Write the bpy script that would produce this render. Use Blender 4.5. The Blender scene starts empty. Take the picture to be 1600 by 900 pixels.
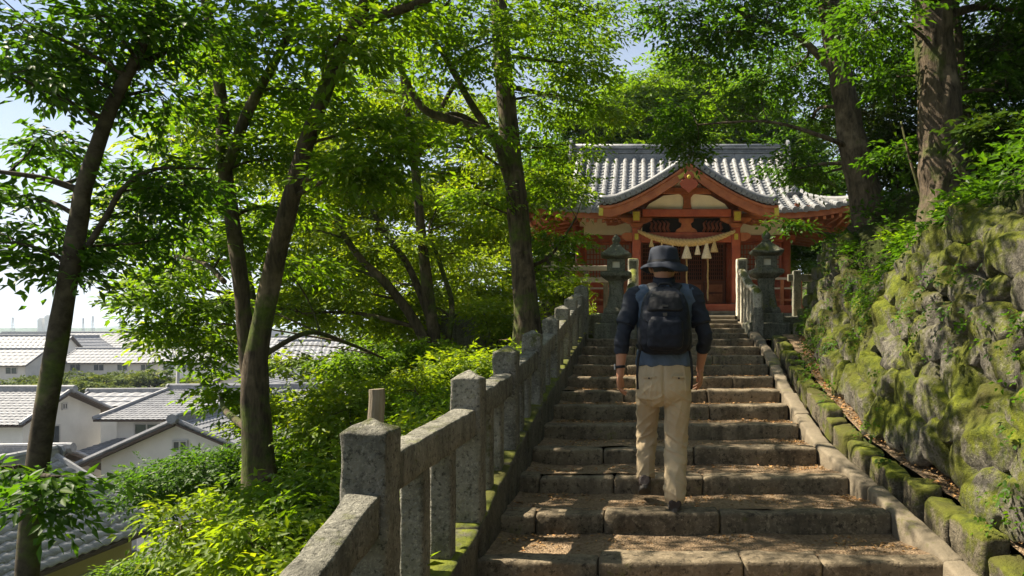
import bpy, bmesh, math, random
import numpy as np
from mathutils import Vector, Matrix, noise as mn

SC = bpy.context.scene
COL = SC.collection
R = math.radians
random.seed(11)

# ---------------------------------------------------------------- camera, sky, sun, exposure
F, CX, CY = 1155.56, 1011.0, 515.0
cam_d = bpy.data.cameras.new("camera")
cam_d.sensor_width = 36.0
cam_d.lens = 26.0
cam_d.shift_x = (800.0 - CX) / 1600.0
cam_d.shift_y = (CY - 450.0) / 1600.0
cam_d.clip_start = 0.05
cam_d.clip_end = 20000.0
cam = bpy.data.objects.new("camera", cam_d)
COL.objects.link(cam)
cam.location = (0, 0, 0)
cam.rotation_euler = (R(90), 0, 0)
SC.camera = cam

SUN_TO = Vector((-0.62, 0.10, 0.76)).normalized()
SUN_EL = math.asin(SUN_TO.z)
SUN_ROT = math.atan2(SUN_TO.x, SUN_TO.y) % (2 * math.pi)
world = bpy.data.worlds.new("World")
SC.world = world
world.use_nodes = True
wn = world.node_tree.nodes
wl = world.node_tree.links
bg = wn["Background"]
sky = wn.new("ShaderNodeTexSky")
sky.sky_type = 'NISHITA'
sky.sun_disc = False
sky.sun_elevation = SUN_EL
sky.sun_rotation = SUN_ROT
sky.air_density = 1.0
sky.dust_density = 0.6
sky.ozone_density = 1.2
# thin bright summer haze and soft cloud over the whole sky
tc = wn.new("ShaderNodeTexCoord")
mp = wn.new("ShaderNodeMapping")
mp.inputs["Scale"].default_value = (1.0, 1.0, 2.6)
wl.new(tc.outputs["Generated"], mp.inputs["Vector"])
cn = wn.new("ShaderNodeTexNoise")
cn.inputs["Scale"].default_value = 2.2
cn.inputs["Detail"].default_value = 6
wl.new(mp.outputs[0], cn.inputs["Vector"])
cr = wn.new("ShaderNodeMapRange")
cr.inputs[1].default_value, cr.inputs[2].default_value = 0.38, 0.68
cr.inputs[3].default_value, cr.inputs[4].default_value = 0.14, 0.60
wl.new(cn.outputs["Fac"], cr.inputs[0])
sx = wn.new("ShaderNodeSeparateXYZ")
wl.new(tc.outputs["Generated"], sx.inputs[0])
hr = wn.new("ShaderNodeMapRange")          # the haze thickens towards the horizon
hr.interpolation_type = 'SMOOTHSTEP'
hr.inputs[1].default_value, hr.inputs[2].default_value = 0.02, 0.42
hr.inputs[3].default_value, hr.inputs[4].default_value = 0.92, 0.0
wl.new(sx.outputs[2], hr.inputs[0])
mxm = wn.new("ShaderNodeMath")
mxm.operation = 'MAXIMUM'
wl.new(cr.outputs[0], mxm.inputs[0])
wl.new(hr.outputs[0], mxm.inputs[1])
cm = wn.new("ShaderNodeMix")
cm.data_type = 'RGBA'
wl.new(mxm.outputs[0], cm.inputs[0])
wl.new(sky.outputs[0], cm.inputs[6])
cm.inputs[7].default_value = (6.6, 7.1, 7.9, 1)
wl.new(cm.outputs[2], bg.inputs[0])
bg.inputs[1].default_value = 0.05
sd = bpy.data.lights.new("sun", 'SUN')
sd.energy = 5.0
sd.angle = R(0.53)
sd.color = (1.0, 0.90, 0.72)
sun = bpy.data.objects.new("sun", sd)
COL.objects.link(sun)
sun.rotation_euler = SUN_TO.to_track_quat('Z', 'Y').to_euler()
sun.location = (-20, -5, 25)

SC.view_settings.view_transform = 'Standard'
SC.view_settings.look = 'None'
SC.view_settings.gamma = 1.0
SC.view_settings.exposure = 1.55
SC.view_settings.use_curve_mapping = False
SC.render.engine = 'CYCLES'
SC.cycles.use_denoising = True
SC.cycles.max_bounces = 7
SC.cycles.diffuse_bounces = 3
SC.cycles.glossy_bounces = 2
SC.cycles.transmission_bounces = 4
SC.cycles.transparent_max_bounces = 4
SC.cycles.volume_bounces = 1
SC.cycles.caustics_reflective = False
SC.cycles.caustics_refractive = False
SC.cycles.sample_clamp_indirect = 6.0


def P(px, py, d):
    """survey point of the photograph (1600 x 900) at its real distance d"""
    return Vector(((px - CX) / F * d, d, (CY - py) / F * d))


def lerp(a, b, t):
    return a + (b - a) * t


def pw(tab, x):
    return float(np.interp(x, [t[0] for t in tab], [t[1] for t in tab]))


# ---------------------------------------------------------------- object helpers
def tag(o, label=None, cat=None, group=None, kind=None):
    if label: o["label"] = label
    if cat: o["category"] = cat
    if group: o["group"] = group
    if kind: o["kind"] = kind
    return o


def empty(name, loc, label=None, cat=None, group=None, kind=None):
    o = bpy.data.objects.new(name, None)
    o.empty_display_size = 0.2
    COL.objects.link(o)
    o.location = loc
    return tag(o, label, cat, group, kind)


def world_loc(o):
    v = Vector((0, 0, 0))
    while o is not None:
        v += o.location
        o = o.parent
    return v


def link(name, me, mat, parent=None, smooth=False):
    if mat is not None and not me.materials:
        for m in (mat if isinstance(mat, (list, tuple)) else [mat]):
            me.materials.append(m)
    o = bpy.data.objects.new(name, me)
    COL.objects.link(o)
    if parent is not None:
        o.parent = parent
    if smooth:
        me.polygons.foreach_set("use_smooth", [True] * len(me.polygons))
    return o


def np_mesh(name, V, T, rnd=None):
    """fast triangle/quad mesh from numpy arrays"""
    me = bpy.data.meshes.new(name)
    k = T.shape[1]
    me.vertices.add(len(V))
    me.vertices.foreach_set("co", np.ascontiguousarray(V, dtype=np.float32).ravel())
    me.loops.add(T.size)
    me.loops.foreach_set("vertex_index", np.ascontiguousarray(T, dtype=np.int32).ravel())
    me.polygons.add(len(T))
    me.polygons.foreach_set("loop_start", np.arange(0, T.size, k, dtype=np.int32))
    me.update(calc_edges=True)
    if rnd is not None:
        a = me.attributes.new("rnd", 'FLOAT', 'POINT')
        a.data.foreach_set("value", np.ascontiguousarray(rnd, dtype=np.float32))
    return me


class MB:
    """collects shapes in world coordinates, builds one mesh object"""
    def __init__(self, mx=None):
        self.v = []
        self.f = []
        self.mx = mx

    def add(self, vs, fs):
        b = len(self.v)
        if self.mx is not None:
            vs = [self.mx @ Vector(p) for p in vs]
        self.v += [tuple(p) for p in vs]
        self.f += [tuple(i + b for i in f) for f in fs]
        return self

    def box(self, x0, x1, y0, y1, z0, z1):
        vs = [(x0, y0, z0), (x1, y0, z0), (x1, y1, z0), (x0, y1, z0), (x0, y0, z1), (x1, y0, z1), (x1, y1, z1), (x0, y1, z1)]
        return self.add(vs, [(0, 3, 2, 1), (4, 5, 6, 7), (0, 1, 5, 4), (1, 2, 6, 5), (2, 3, 7, 6), (3, 0, 4, 7)])

    def beam(self, a, b, w, h, up=(0, 0, 1)):
        a, b = Vector(a), Vector(b)
        d = (b - a).normalized()
        s = d.cross(Vector(up)).normalized()
        u = s.cross(d)
        vs = []
        for p in (a, b):
            for i, j in ((-1, -1), (1, -1), (1, 1), (-1, 1)):
                vs.append(p + s * (i * w / 2) + u * (j * h / 2))
        return self.add(vs, [(0, 1, 2, 3), (7, 6, 5, 4), (0, 4, 5, 1), (1, 5, 6, 2), (2, 6, 7, 3), (3, 7, 4, 0)])

    def tube(self, pts, rad, n=8, caps=True, ell=1.0, up=None):
        pts = [Vector(p) for p in pts]
        if not hasattr(rad, '__len__'):
            rad = [rad] * len(pts)
        vs, fs = [], []
        ref = Vector(up) if up is not None else None
        for i, p in enumerate(pts):
            t = (pts[min(i + 1, len(pts) - 1)] - pts[max(i - 1, 0)])
            t = t.normalized() if t.length > 1e-9 else Vector((0, 0, 1))
            if ref is None:
                ref = Vector((1, 0, 0)) if abs(t.x) < 0.8 else Vector((0, 1, 0))
            s = (ref - t * ref.dot(t))
            s = s.normalized() if s.length > 1e-6 else t.orthogonal().normalized()
            u = t.cross(s)
            ref = s
            for k in range(n):
                a = 2 * math.pi * k / n
                vs.append(p + s * (math.cos(a) * rad[i]) + u * (math.sin(a) * rad[i] * ell))
        for i in range(len(pts) - 1):
            for k in range(n):
                k2 = (k + 1) % n
                fs.append((i * n + k, i * n + k2, (i + 1) * n + k2, (i + 1) * n + k))
        if caps:
            fs.append(tuple(range(n - 1, -1, -1)))
            fs.append(tuple((len(pts) - 1) * n + k for k in range(n)))
        return self.add(vs, fs)

    def rings(self, rings, caps=True):
        n = len(rings[0])
        vs = [p for r in rings for p in r]
        fs = []
        for i in range(len(rings) - 1):
            for k in range(n):
                k2 = (k + 1) % n
                fs.append((i * n + k, i * n + k2, (i + 1) * n + k2, (i + 1) * n + k))
        if caps:
            fs.append(tuple(range(n - 1, -1, -1)))
            fs.append(tuple((len(rings) - 1) * n + k for k in range(n)))
        return self.add(vs, fs)

    def lathe(self, c, prof, n=24, caps=True):
        return self.rings([[(c[0] + r * math.cos(2 * math.pi * k / n), c[1] + r * math.sin(2 * math.pi * k / n), c[2] + z)
                            for k in range(n)] for r, z in prof], caps)

    def sq(self, c, prof, bev=0.08, caps=True):
        """square lathe with chamfered corners: prof = (half width, z[, corner lift])"""
        rr = []
        for q in prof:
            h, z = q[0], q[1]
            lift = q[2] if len(q) > 2 else 0
            b = h * bev
            ring = []
            for i, j in ((h - b, -h), (h, -h + b), (h, 0), (h, h - b), (h - b, h), (0, h), (-h + b, h), (-h, h - b), (-h, 0), (-h, -h + b), (-h + b, -h), (0, -h)):
                m = 1 if (i and j) else 0
                ring.append((c[0] + i, c[1] + j, c[2] + z + lift * m))
            rr.append(ring)
        return self.rings(rr, caps)

    def prism(self, poly, y0, y1):
        """polygon in x,z extruded along y (poly anticlockwise seen from -y)"""
        n = len(poly)
        vs = [(x, y0, z) for x, z in poly] + [(x, y1, z) for x, z in poly]
        fs = [tuple(range(n)), tuple(range(2 * n - 1, n - 1, -1))]
        for k in range(n):
            k2 = (k + 1) % n
            fs.append((k2, k, n + k, n + k2))
        return self.add(vs, fs)

    def build(self, name, mat, parent=None, smooth=False, bevel=0, rough=0):
        o3 = world_loc(parent) if parent is not None else Vector((0, 0, 0))
        me = bpy.data.meshes.new(name)
        me.from_pydata([(p[0] - o3.x, p[1] - o3.y, p[2] - o3.z) for p in self.v], [], self.f)
        bm = bmesh.new()
        bm.from_mesh(me)
        bmesh.ops.recalc_face_normals(bm, faces=bm.faces)
        if rough:
            for v in bm.verts:
                q = (v.co + o3) * 3.0
                v.co += Vector(mn.noise_vector(q)) * rough
        bm.to_mesh(me)
        bm.free()
        o = link(name, me, mat, parent, smooth)
        if bevel:
            b = o.modifiers.new("bevel", 'BEVEL')
            b.width = bevel
            b.segments = 2
            b.limit_method = 'ANGLE'
            b.angle_limit = R(35)
        return o


# ---------------------------------------------------------------- materials (all procedural)
class NT:
    def __init__(self, name):
        self.m = bpy.data.materials.new(name)
        self.m.use_nodes = True
        self.n = self.m.node_tree.nodes
        self.l = self.m.node_tree.links
        self.bs = self.n["Principled BSDF"]
        self.out = self.n["Material Output"]
        self.geo = self.n.new("ShaderNodeNewGeometry")
        self.pos = self.geo.outputs["Position"]

    def noise(self, scale, detail=4, rough=0.6, vec=None, dist=0.0):
        t = self.n.new("ShaderNodeTexNoise")
        t.inputs["Scale"].default_value = scale
        t.inputs["Detail"].default_value = detail
        t.inputs["Roughness"].default_value = rough
        t.inputs["Distortion"].default_value = dist
        self.l.new(vec or self.pos, t.inputs["Vector"])
        return t.outputs["Fac"]

    def voro(self, scale, vec=None, feature='F1', out="Distance"):
        t = self.n.new("ShaderNodeTexVoronoi")
        t.feature = feature
        t.inputs["Scale"].default_value = scale
        self.l.new(vec or self.pos, t.inputs["Vector"])
        return t.outputs[out]

    def stretch(self, s, vec=None):
        t = self.n.new("ShaderNodeMapping")
        t.inputs["Scale"].default_value = s
        self.l.new(vec or self.pos, t.inputs["Vector"])
        return t.outputs[0]

    def ramp(self, fac, a, b, ca=(0, 0, 0), cb=(1, 1, 1)):
        t = self.n.new("ShaderNodeValToRGB")
        e = t.color_ramp.elements
        e[0].position, e[1].position = a, b
        e[0].color = (*ca, 1)
        e[1].color = (*cb, 1)
        self.l.new(fac, t.inputs[0])
        return t.outputs[0]

    def mix(self, fac, a, b, mode='MIX'):
        t = self.n.new("ShaderNodeMix")
        t.data_type = 'RGBA'
        t.blend_type = mode
        for s, val in ((t.inputs[0], fac), (t.inputs[6], a), (t.inputs[7], b)):
            if hasattr(val, 'is_linked'):
                self.l.new(val, s)
            elif isinstance(val, (int, float)):
                s.default_value = val
            else:
                s.default_value = (*val, 1)
        return t.outputs[2]

    def math(self, op, a, b=0.0):
        t = self.n.new("ShaderNodeMath")
        t.operation = op
        for s, val in ((t.inputs[0], a), (t.inputs[1], b)):
            if hasattr(val, 'is_linked'):
                self.l.new(val, s)
            else:
                s.default_value = val
        return t.outputs[0]

    def nz(self):
        t = self.n.new("ShaderNodeSeparateXYZ")
        self.l.new(self.geo.outputs["Normal"], t.inputs[0])
        return t.outputs[2]

    def attr(self, name):
        t = self.n.new("ShaderNodeAttribute")
        t.attribute_name = name
        return t.outputs["Fac"]

    def objrnd(self):
        t = self.n.new("ShaderNodeObjectInfo")
        return t.outputs["Random"]

    def bump(self, h, strength=0.5, dist=0.02):
        t = self.n.new("ShaderNodeBump")
        t.inputs["Strength"].default_value = strength
        t.inputs["Distance"].default_value = dist
        self.l.new(h, t.inputs["Height"])
        self.l.new(t.outputs[0], self.bs.inputs["Normal"])
        return t.outputs[0]

    def fin(self, col, rough=0.8, spec=0.3, metal=0.0):
        s = self.bs.inputs["Base Color"]
        if hasattr(col, 'is_linked'):
            self.l.new(col, s)
        else:
            s.default_value = (*col, 1)
        r = self.bs.inputs["Roughness"]
        if hasattr(rough, 'is_linked'):
            self.l.new(rough, r)
        else:
            r.default_value = rough
        self.bs.inputs["Specular IOR Level"].default_value = spec
        self.bs.inputs["Metallic"].default_value = metal
        return self.m


MOSS_A, MOSS_B = (0.030, 0.044, 0.005), (0.175, 0.195, 0.012)


def stone_mat(name, ca, cb, scale=6, moss=0.0, moss_scale=2.2, spots=True, bump=0.6, bdist=0.02, top_moss=0.35, rough=0.88):
    t = NT(name)
    c = t.mix(t.ramp(t.noise(scale, 6, 0.65), 0.3, 0.7), ca, cb)
    c = t.mix(t.ramp(t.objrnd(), 0, 1, (0.0,) * 3, (0.30,) * 3), c, tuple(x * 1.5 for x in cb))
    if spots:   # lichen and dark pits
        c = t.mix(t.ramp(t.noise(scale * 6, 5, 0.8), 0.52, 0.66, (0,) * 3, (0.75,) * 3), c, tuple(min(1, x * 1.6 + 0.015) for x in cb))
        c = t.mix(t.ramp(t.noise(2.6, 4, 0.6, t.stretch((3, 3, 0.7))), 0.48, 0.68, (0,) * 3, (0.6,) * 3), c, tuple(x * 0.45 for x in ca))
        c = t.mix(t.ramp(t.noise(scale * 4.5, 6, 0.75), 0.37, 0.47, (0.85,) * 3, (0,) * 3), c, tuple(x * 0.35 for x in ca))
    h = t.noise(scale * 4, 8, 0.7)
    if moss:
        mc = t.mix(t.ramp(t.noise(9, 5, 0.7), 0.32, 0.68), MOSS_A, MOSS_B)
        mc = t.mix(t.ramp(t.noise(1.3, 4, 0.6), 0.42, 0.66), mc, (0.070, 0.066, 0.014))
        fac = t.math('ADD', t.noise(moss_scale, 5, 0.65), t.math('MULTIPLY', t.nz(), top_moss))
        fac = t.math('ADD', fac, t.math('MULTIPLY', t.math('SUBTRACT', t.noise(28, 5, 0.75), 0.5), 0.35))
        fac = t.ramp(fac, 0.70 - moss * 0.45, 0.84 - moss * 0.45)
        c = t.mix(fac, c, mc)
        h = t.math('ADD', h, t.math('MULTIPLY', t.noise(55, 3, 0.8), 0.5))
    t.bump(h, bump, bdist)
    return t.fin(c, rough, 0.25)


def wood_mat(name, ca, cb, rough=0.55, axis=(1, 1, 1), bump=0.25, scale=5):
    t = NT(name)
    v = t.stretch(axis)
    c = t.mix(t.ramp(t.noise(scale, 6, 0.65, v), 0.3, 0.7), ca, cb)
    c = t.mix(t.ramp(t.noise(1.7, 5, 0.7), 0.52, 0.75), c, tuple(x * 0.55 for x in ca))
    t.bump(t.noise(scale * 5, 5, 0.6, v), bump, 0.01)
    return t.fin(c, rough, 0.35)


def plain_mat(name, col, rough=0.7, var=0.25, scale=8, bump=0.1, spec=0.3, bscale=None, bdist=0.01, metal=0.0):
    t = NT(name)
    c = t.mix(t.ramp(t.noise(scale, 5, 0.6), 0.3, 0.7), tuple(x * (1 - var) for x in col), tuple(min(1, x * (1 + var)) for x in col))
    if bump:
        t.bump(t.noise(bscale or scale * 4, 5, 0.65), bump, bdist)
    return t.fin(c, rough, spec, metal)


def leaf_mat(name, dark, light, trans, tfac=0.45, gloss=0.48):
    t = NT(name)
    f = t.attr("rnd")
    c = t.mix(f, dark, light)
    big = t.ramp(t.noise(0.8, 3, 0.6), 0.36, 0.66)
    c = t.mix(t.math('MULTIPLY', big, 0.5), c, light)
    c = t.mix(t.ramp(f, 0.72, 0.98, (0,) * 3, (0.75,) * 3), c, (light[0] * 1.7, light[1] * 1.25, light[2]))
    t.fin(c, gloss, 0.2)
    tr = t.n.new("ShaderNodeBsdfTranslucent")
    tc = t.mix(f, tuple(x * 0.6 for x in trans), trans)
    tc = t.mix(t.ramp(f, 0.7, 1.0, (0,) * 3, (0.8,) * 3), tc, (min(1, trans[0] * 1.7), min(1, trans[1] * 1.15), trans[2]))
    t.l.new(tc, tr.inputs[0])
    mx = t.n.new("ShaderNodeMixShader")
    mx.inputs[0].default_value = tfac
    t.l.new(t.bs.outputs[0], mx.inputs[1])
    t.l.new(tr.outputs[0], mx.inputs[2])
    t.l.new(mx.outputs[0], t.out.inputs[0])
    return t.m


def bark_mat(name, ca, cb, moss=0.0, stretch=(6, 6, 1.1), scale=3.0, bump=0.9, bdist=0.03):
    t = NT(name)
    v = t.stretch(stretch)
    n1 = t.noise(scale, 7, 0.7, v, 0.4)
    c = t.mix(t.ramp(n1, 0.32, 0.66), ca, cb)
    c = t.mix(t.ramp(t.noise(2.3, 4, 0.6), 0.55, 0.7), c, tuple(x * 1.6 + 0.01 for x in cb))
    if moss:
        mc = t.mix(t.ramp(t.noise(14, 4, 0.7), 0.3, 0.7), (0.03, 0.05, 0.008), (0.10, 0.125, 0.02))
        c = t.mix(t.ramp(t.noise(1.6, 5, 0.65), 0.62 - moss * 0.3, 0.74 - moss * 0.3), c, mc)
    t.bump(n1, bump, bdist)
    return t.fin(c, 0.9, 0.2)


M = {}
M['granite'] = stone_mat('weathered_granite', (0.10, 0.096, 0.076), (0.27, 0.255, 0.21), 9, moss=0.20, moss_scale=3.0, top_moss=0.06, bump=1.0, bdist=0.03)
M['kerb'] = stone_mat('mossy_kerb_stone', (0.04, 0.036, 0.026), (0.11, 0.10, 0.075), 7, moss=0.10, moss_scale=3.2)
M['step'] = stone_mat('worn_step_stone', (0.072, 0.056, 0.036), (0.19, 0.150, 0.098), 5, moss=0.20, moss_scale=2.0, top_moss=-0.1)
M['slab'] = stone_mat('sandstone_slab', (0.08, 0.066, 0.046), (0.19, 0.155, 0.108), 5, moss=0.26, moss_scale=1.6, spots=False, top_moss=0.0)
M['mosskerb'] = stone_mat('moss_covered_kerb', (0.045, 0.038, 0.024), (0.15, 0.125, 0.085), 6, moss=0.50, moss_scale=3.4, bump=0.9, bdist=0.03)
M['boulder'] = stone_mat('lichen_boulder', (0.045, 0.040, 0.030), (0.20, 0.18, 0.145), 6, moss=0.64, moss_scale=2.1, bump=1.0, bdist=0.04, top_moss=0.12)
M['lantern'] = stone_mat('lantern_stone', (0.075, 0.075, 0.055), (0.19, 0.185, 0.14), 8, moss=0.24, moss_scale=4.0, top_moss=0.10)
M['pale'] = stone_mat('pale_newel_stone', (0.34, 0.30, 0.23), (0.58, 0.53, 0.43), 9, moss=0.05, moss_scale=3.0)


def soil():
    t = NT('gravelly_soil')
    c = t.mix(t.ramp(t.noise(3.0, 6, 0.7), 0.3, 0.7), (0.13, 0.085, 0.048), (0.33, 0.225, 0.130))
    v = t.voro(60, out="Color")
    c = t.mix(0.40, c, t.ramp(v, 0.15, 0.85, (0.07, 0.048, 0.03), (0.36, 0.27, 0.18)))
    h = t.math('ADD', t.noise(45, 6, 0.75), t.voro(70))
    t.bump(h, 0.8, 0.02)
    return t.fin(c, 0.95, 0.15)


M['gravel'] = soil()
M['court'] = plain_mat('pale_bounce_gravel', (0.36, 0.30, 0.21), 0.95, 0.25, 6, 0.6, 0.15, bscale=60, bdist=0.02)  # paler than the tread gravel, to bounce light up onto the shrine front


def forest_floor():
    t = NT('forest_floor')
    c = t.mix(t.ramp(t.noise(1.2, 6, 0.7), 0.35, 0.65), (0.03, 0.028, 0.014), (0.055, 0.075, 0.016))
    t.bump(t.noise(16, 6, 0.75), 0.9, 0.08)
    return t.fin(c, 0.95, 0.1)


M['floor'] = forest_floor()
M['bark'] = bark_mat('grey_brown_bark', (0.020, 0.015, 0.010), (0.115, 0.085, 0.055), moss=0.38)
M['bark_a'] = bark_mat('smooth_dark_bark', (0.022, 0.017, 0.012), (0.080, 0.062, 0.042), moss=0.25, stretch=(3, 3, 3), scale=4, bump=0.35, bdist=0.012)
M['bark_f'] = bark_mat('plated_pale_bark', (0.026, 0.019, 0.013), (0.155, 0.115, 0.078), moss=0.2, stretch=(5, 5, 1.6), scale=3.4, bump=1.0, bdist=0.05)
M['leaf_a'] = leaf_mat('leaf_deep', (0.018, 0.048, 0.004), (0.055, 0.115, 0.007), (0.13, 0.30, 0.008), 0.45)
M['leaf_b'] = leaf_mat('leaf_mid', (0.027, 0.065, 0.004), (0.088, 0.152, 0.007), (0.25, 0.44, 0.008), 0.5)
M['leaf_y'] = leaf_mat('leaf_young', (0.046, 0.096, 0.004), (0.130, 0.195, 0.008), (0.37, 0.52, 0.010), 0.5)
M['leaf_d'] = leaf_mat('leaf_evergreen', (0.014, 0.032, 0.006), (0.042, 0.078, 0.009), (0.08, 0.15, 0.01), 0.3, 0.35)
M['leaf_t'] = leaf_mat('leaf_town', (0.040, 0.072, 0.010), (0.115, 0.155, 0.018), (0.16, 0.21, 0.02), 0.3, 0.75)
M['litter'] = leaf_mat('dead_leaf', (0.13, 0.065, 0.025), (0.42, 0.27, 0.12), (0.25, 0.14, 0.05), 0.2, 0.7)

# ---------------------------------------------------------------- terrain of the hillside and the plain
FS = 1.09
KERB = [(y_ * FS, z_ * FS) for y_, z_ in ((-6, -2.1), (1.2, -1.36), (2.55, -1.19), (4.0, -1.04), (5.05, -0.83), (6.2, -0.64), (7.45, -0.48), (9.4, -0.22), (10.8, -0.04), (14, 0.05), (60, 0.1))]
XR = [(-6, 2.0), (3, 1.75), (4.9, 1.63), (5.58, 1.53), (6.26, 1.45), (7, 1.44), (8.3, 1.50), (9.66, 1.60), (11, 1.69), (14, 1.7)]
WTOP = [(-6, 1.3), (3.0, 1.12), (4.2, 1.02), (5.5, 0.95), (6.5, 0.82), (7.5, 0.68), (8.5, 0.58), (9.6, 0.62), (10.1, 1.10), (10.6, 1.40), (11.6, 1.46), (14, 1.5)]
XTOP = [(-6, 2.55), (4, 2.48), (5, 2.46), (6.5, 2.48), (7.5, 2.62), (8.5, 2.80), (10, 2.88), (11.6, 2.93), (12.3, 6.6), (30, 7.5), (60, 8)]
NOSE_Y, NOSE_Z, TREAD, RISE = 4.9, -1.22, 0.68, 0.107


def nose(y):
    return NOSE_Z + (y - NOSE_Y) * RISE / TREAD


def base_z(y):
    if y < 11.8:
        return nose(y)
    return pw([(11.8, -0.15), (14.2, -0.15), (14.5, 0.25), (80, 0.25)], y)


def wall_base(y):
    return (pw(XR, y) + 0.17 + 0.12 + 0.20 + max(0, y - 9) * 0.13, nose(min(y, 11.7)) + 0.12)


def hill_z(x, y):
    xl = pw([(-6, -1.24), (11.8, -1.24), (14, -2.2), (19, -4.6), (40, -5.0)], y)
    xt = pw(XTOP, y) + 0.06
    if x < xl:
        k = min(pw(KERB, y), 0.2) - 0.10
        s = xl - x
        z = k - 0.48 * s - 0.036 * s * s
        z += mn.noise(Vector((x * 0.35, y * 0.35, 0))) * min(0.5, 0.15 * s)
        return max(z, -9.6)
    if x > xt:
        z0 = pw(WTOP, y) if y < 12 else lerp(1.5, 0.3, min(1, (y - 12) / 1.0))
        s = x - xt
        return z0 - 0.02 + s * 0.70 + mn.noise(Vector((x * 0.5, y * 0.5, 3))) * min(0.3, 0.3 * s)
    if x > 1.7 and y < 12:
        xb, zb = wall_base(y)
        xb += 0.10
        if x < xb:
            return zb - 0.28
        return lerp(zb - 0.28, pw(WTOP, y) - 0.02, min(1, (x - xb) / max(0.05, xt - xb)))
    if y > 14.4:
        return base_z(y) - 0.03
    if x < -1.03:
        return base_z(y) - (0.2 if y < 12 else 0.04)
    return base_z(y) - (0.30 if y < 14.4 and x < 1.95 else 0.0)


xs = np.concatenate([np.arange(-34, -12, 1.0), np.arange(-12, -1.3, 0.3), np.arange(-1.3, 3.6, 0.12), np.arange(3.6, 12, 0.4), np.arange(12, 40, 1.5)])
ys = np.concatenate([np.arange(-8, 1, 0.5), np.arange(1, 14.8, 0.2), np.arange(14.8, 30, 0.5), np.arange(30, 75, 1.5)])
V = np.array([(x, y, hill_z(x, y)) for y in ys for x in xs])
nx, ny = len(xs), len(ys)
I = np.arange(nx * ny).reshape(ny, nx)
Q = np.stack([I[:-1, :-1], I[:-1, 1:], I[1:, 1:], I[1:, :-1]], -1).reshape(-1, 4)
tag(link('hillside', np_mesh('hillside', V, Q), M['floor'], smooth=True), 'wooded hillside falling away to the left of the steps', kind='structure')

t = NT('town_ground')
c = t.mix(t.ramp(t.noise(0.05, 5, 0.6), 0.42, 0.58), (0.10, 0.10, 0.085), (0.24, 0.225, 0.19))
c = t.mix(t.ramp(t.noise(0.012, 4, 0.6), 0.52, 0.62), c, (0.055, 0.09, 0.03))
M['townground'] = t.fin(c, 0.95, 0.1)
TOWN_Z = -9.0
V = np.array([(x, y, TOWN_Z) for y in (-400, 0, 60, 200, 1000, 9000) for x in (-9000, -1000, -100, 0, 100, 9000)], dtype=float)
I = np.arange(36).reshape(6, 6)
Q = np.stack([I[:-1, :-1], I[:-1, 1:], I[1:, 1:], I[1:, :-1]], -1).reshape(-1, 4)
tag(link('ground', np_mesh('ground', V, Q), M['townground']), 'flat plain carrying the town', kind='structure')

# lane between the near houses
M['asphalt'] = plain_mat('lane_asphalt', (0.13, 0.13, 0.13), 0.9, 0.2, 3, 0.3)
m = MB()
lane = [(-13.0, 14), (-14.2, 20), (-15.6, 24.6), (-16.6, 27.5), (-20.5, 29.2), (-26, 30)]
vs = []
for i, (x, y) in enumerate(lane):
    a = Vector(lane[max(0, i - 1)]); b = Vector(lane[min(len(lane) - 1, i + 1)])
    n_ = (b - a).normalized(); s = Vector((n_.y, -n_.x)) * 1.5
    vs += [(x - s.x, y - s.y, TOWN_Z + 0.03), (x + s.x, y + s.y, TOWN_Z + 0.03)]
m.add(vs, [(2 * i, 2 * i + 1, 2 * i + 3, 2 * i + 2) for i in range(len(lane) - 1)])
tag(m.build('lane', M['asphalt']), 'narrow grey lane between the near houses', kind='structure')

# far hills
M['farhill'] = plain_mat('far_wooded_hill', (0.04, 0.07, 0.035), 0.95, 0.4, 0.02, 0)
for nm, y0, hmax, seed in (('hills', 1500, 21, 1.0), ('hills', 2600, 40, 7.0)):
    m = MB()
    X = np.linspace(-3600, 1200, 160)
    top, vs = [], []
    for x in X:
        h = TOWN_Z + max(2.0, hmax * (0.42 + 0.75 * mn.noise(Vector((x * 0.0021, seed, 0))) + 0.10 * mn.noise(Vector((x * 0.03, seed, 2)))))
        vs += [(x, y0 - 250, TOWN_Z - 1), (x, y0, h), (x, y0 + 300, TOWN_Z - 1)]
    fs = []
    for i in range(len(X) - 1):
        a, b = 3 * i, 3 * i + 3
        fs += [(a, b, b + 1, a + 1), (a + 1, b + 1, b + 2, a + 2)]
    m.add(vs, fs)
    tag(m.build(nm, M['farhill'], smooth=True), 'low wooded hills on the horizon', kind='structure')


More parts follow.
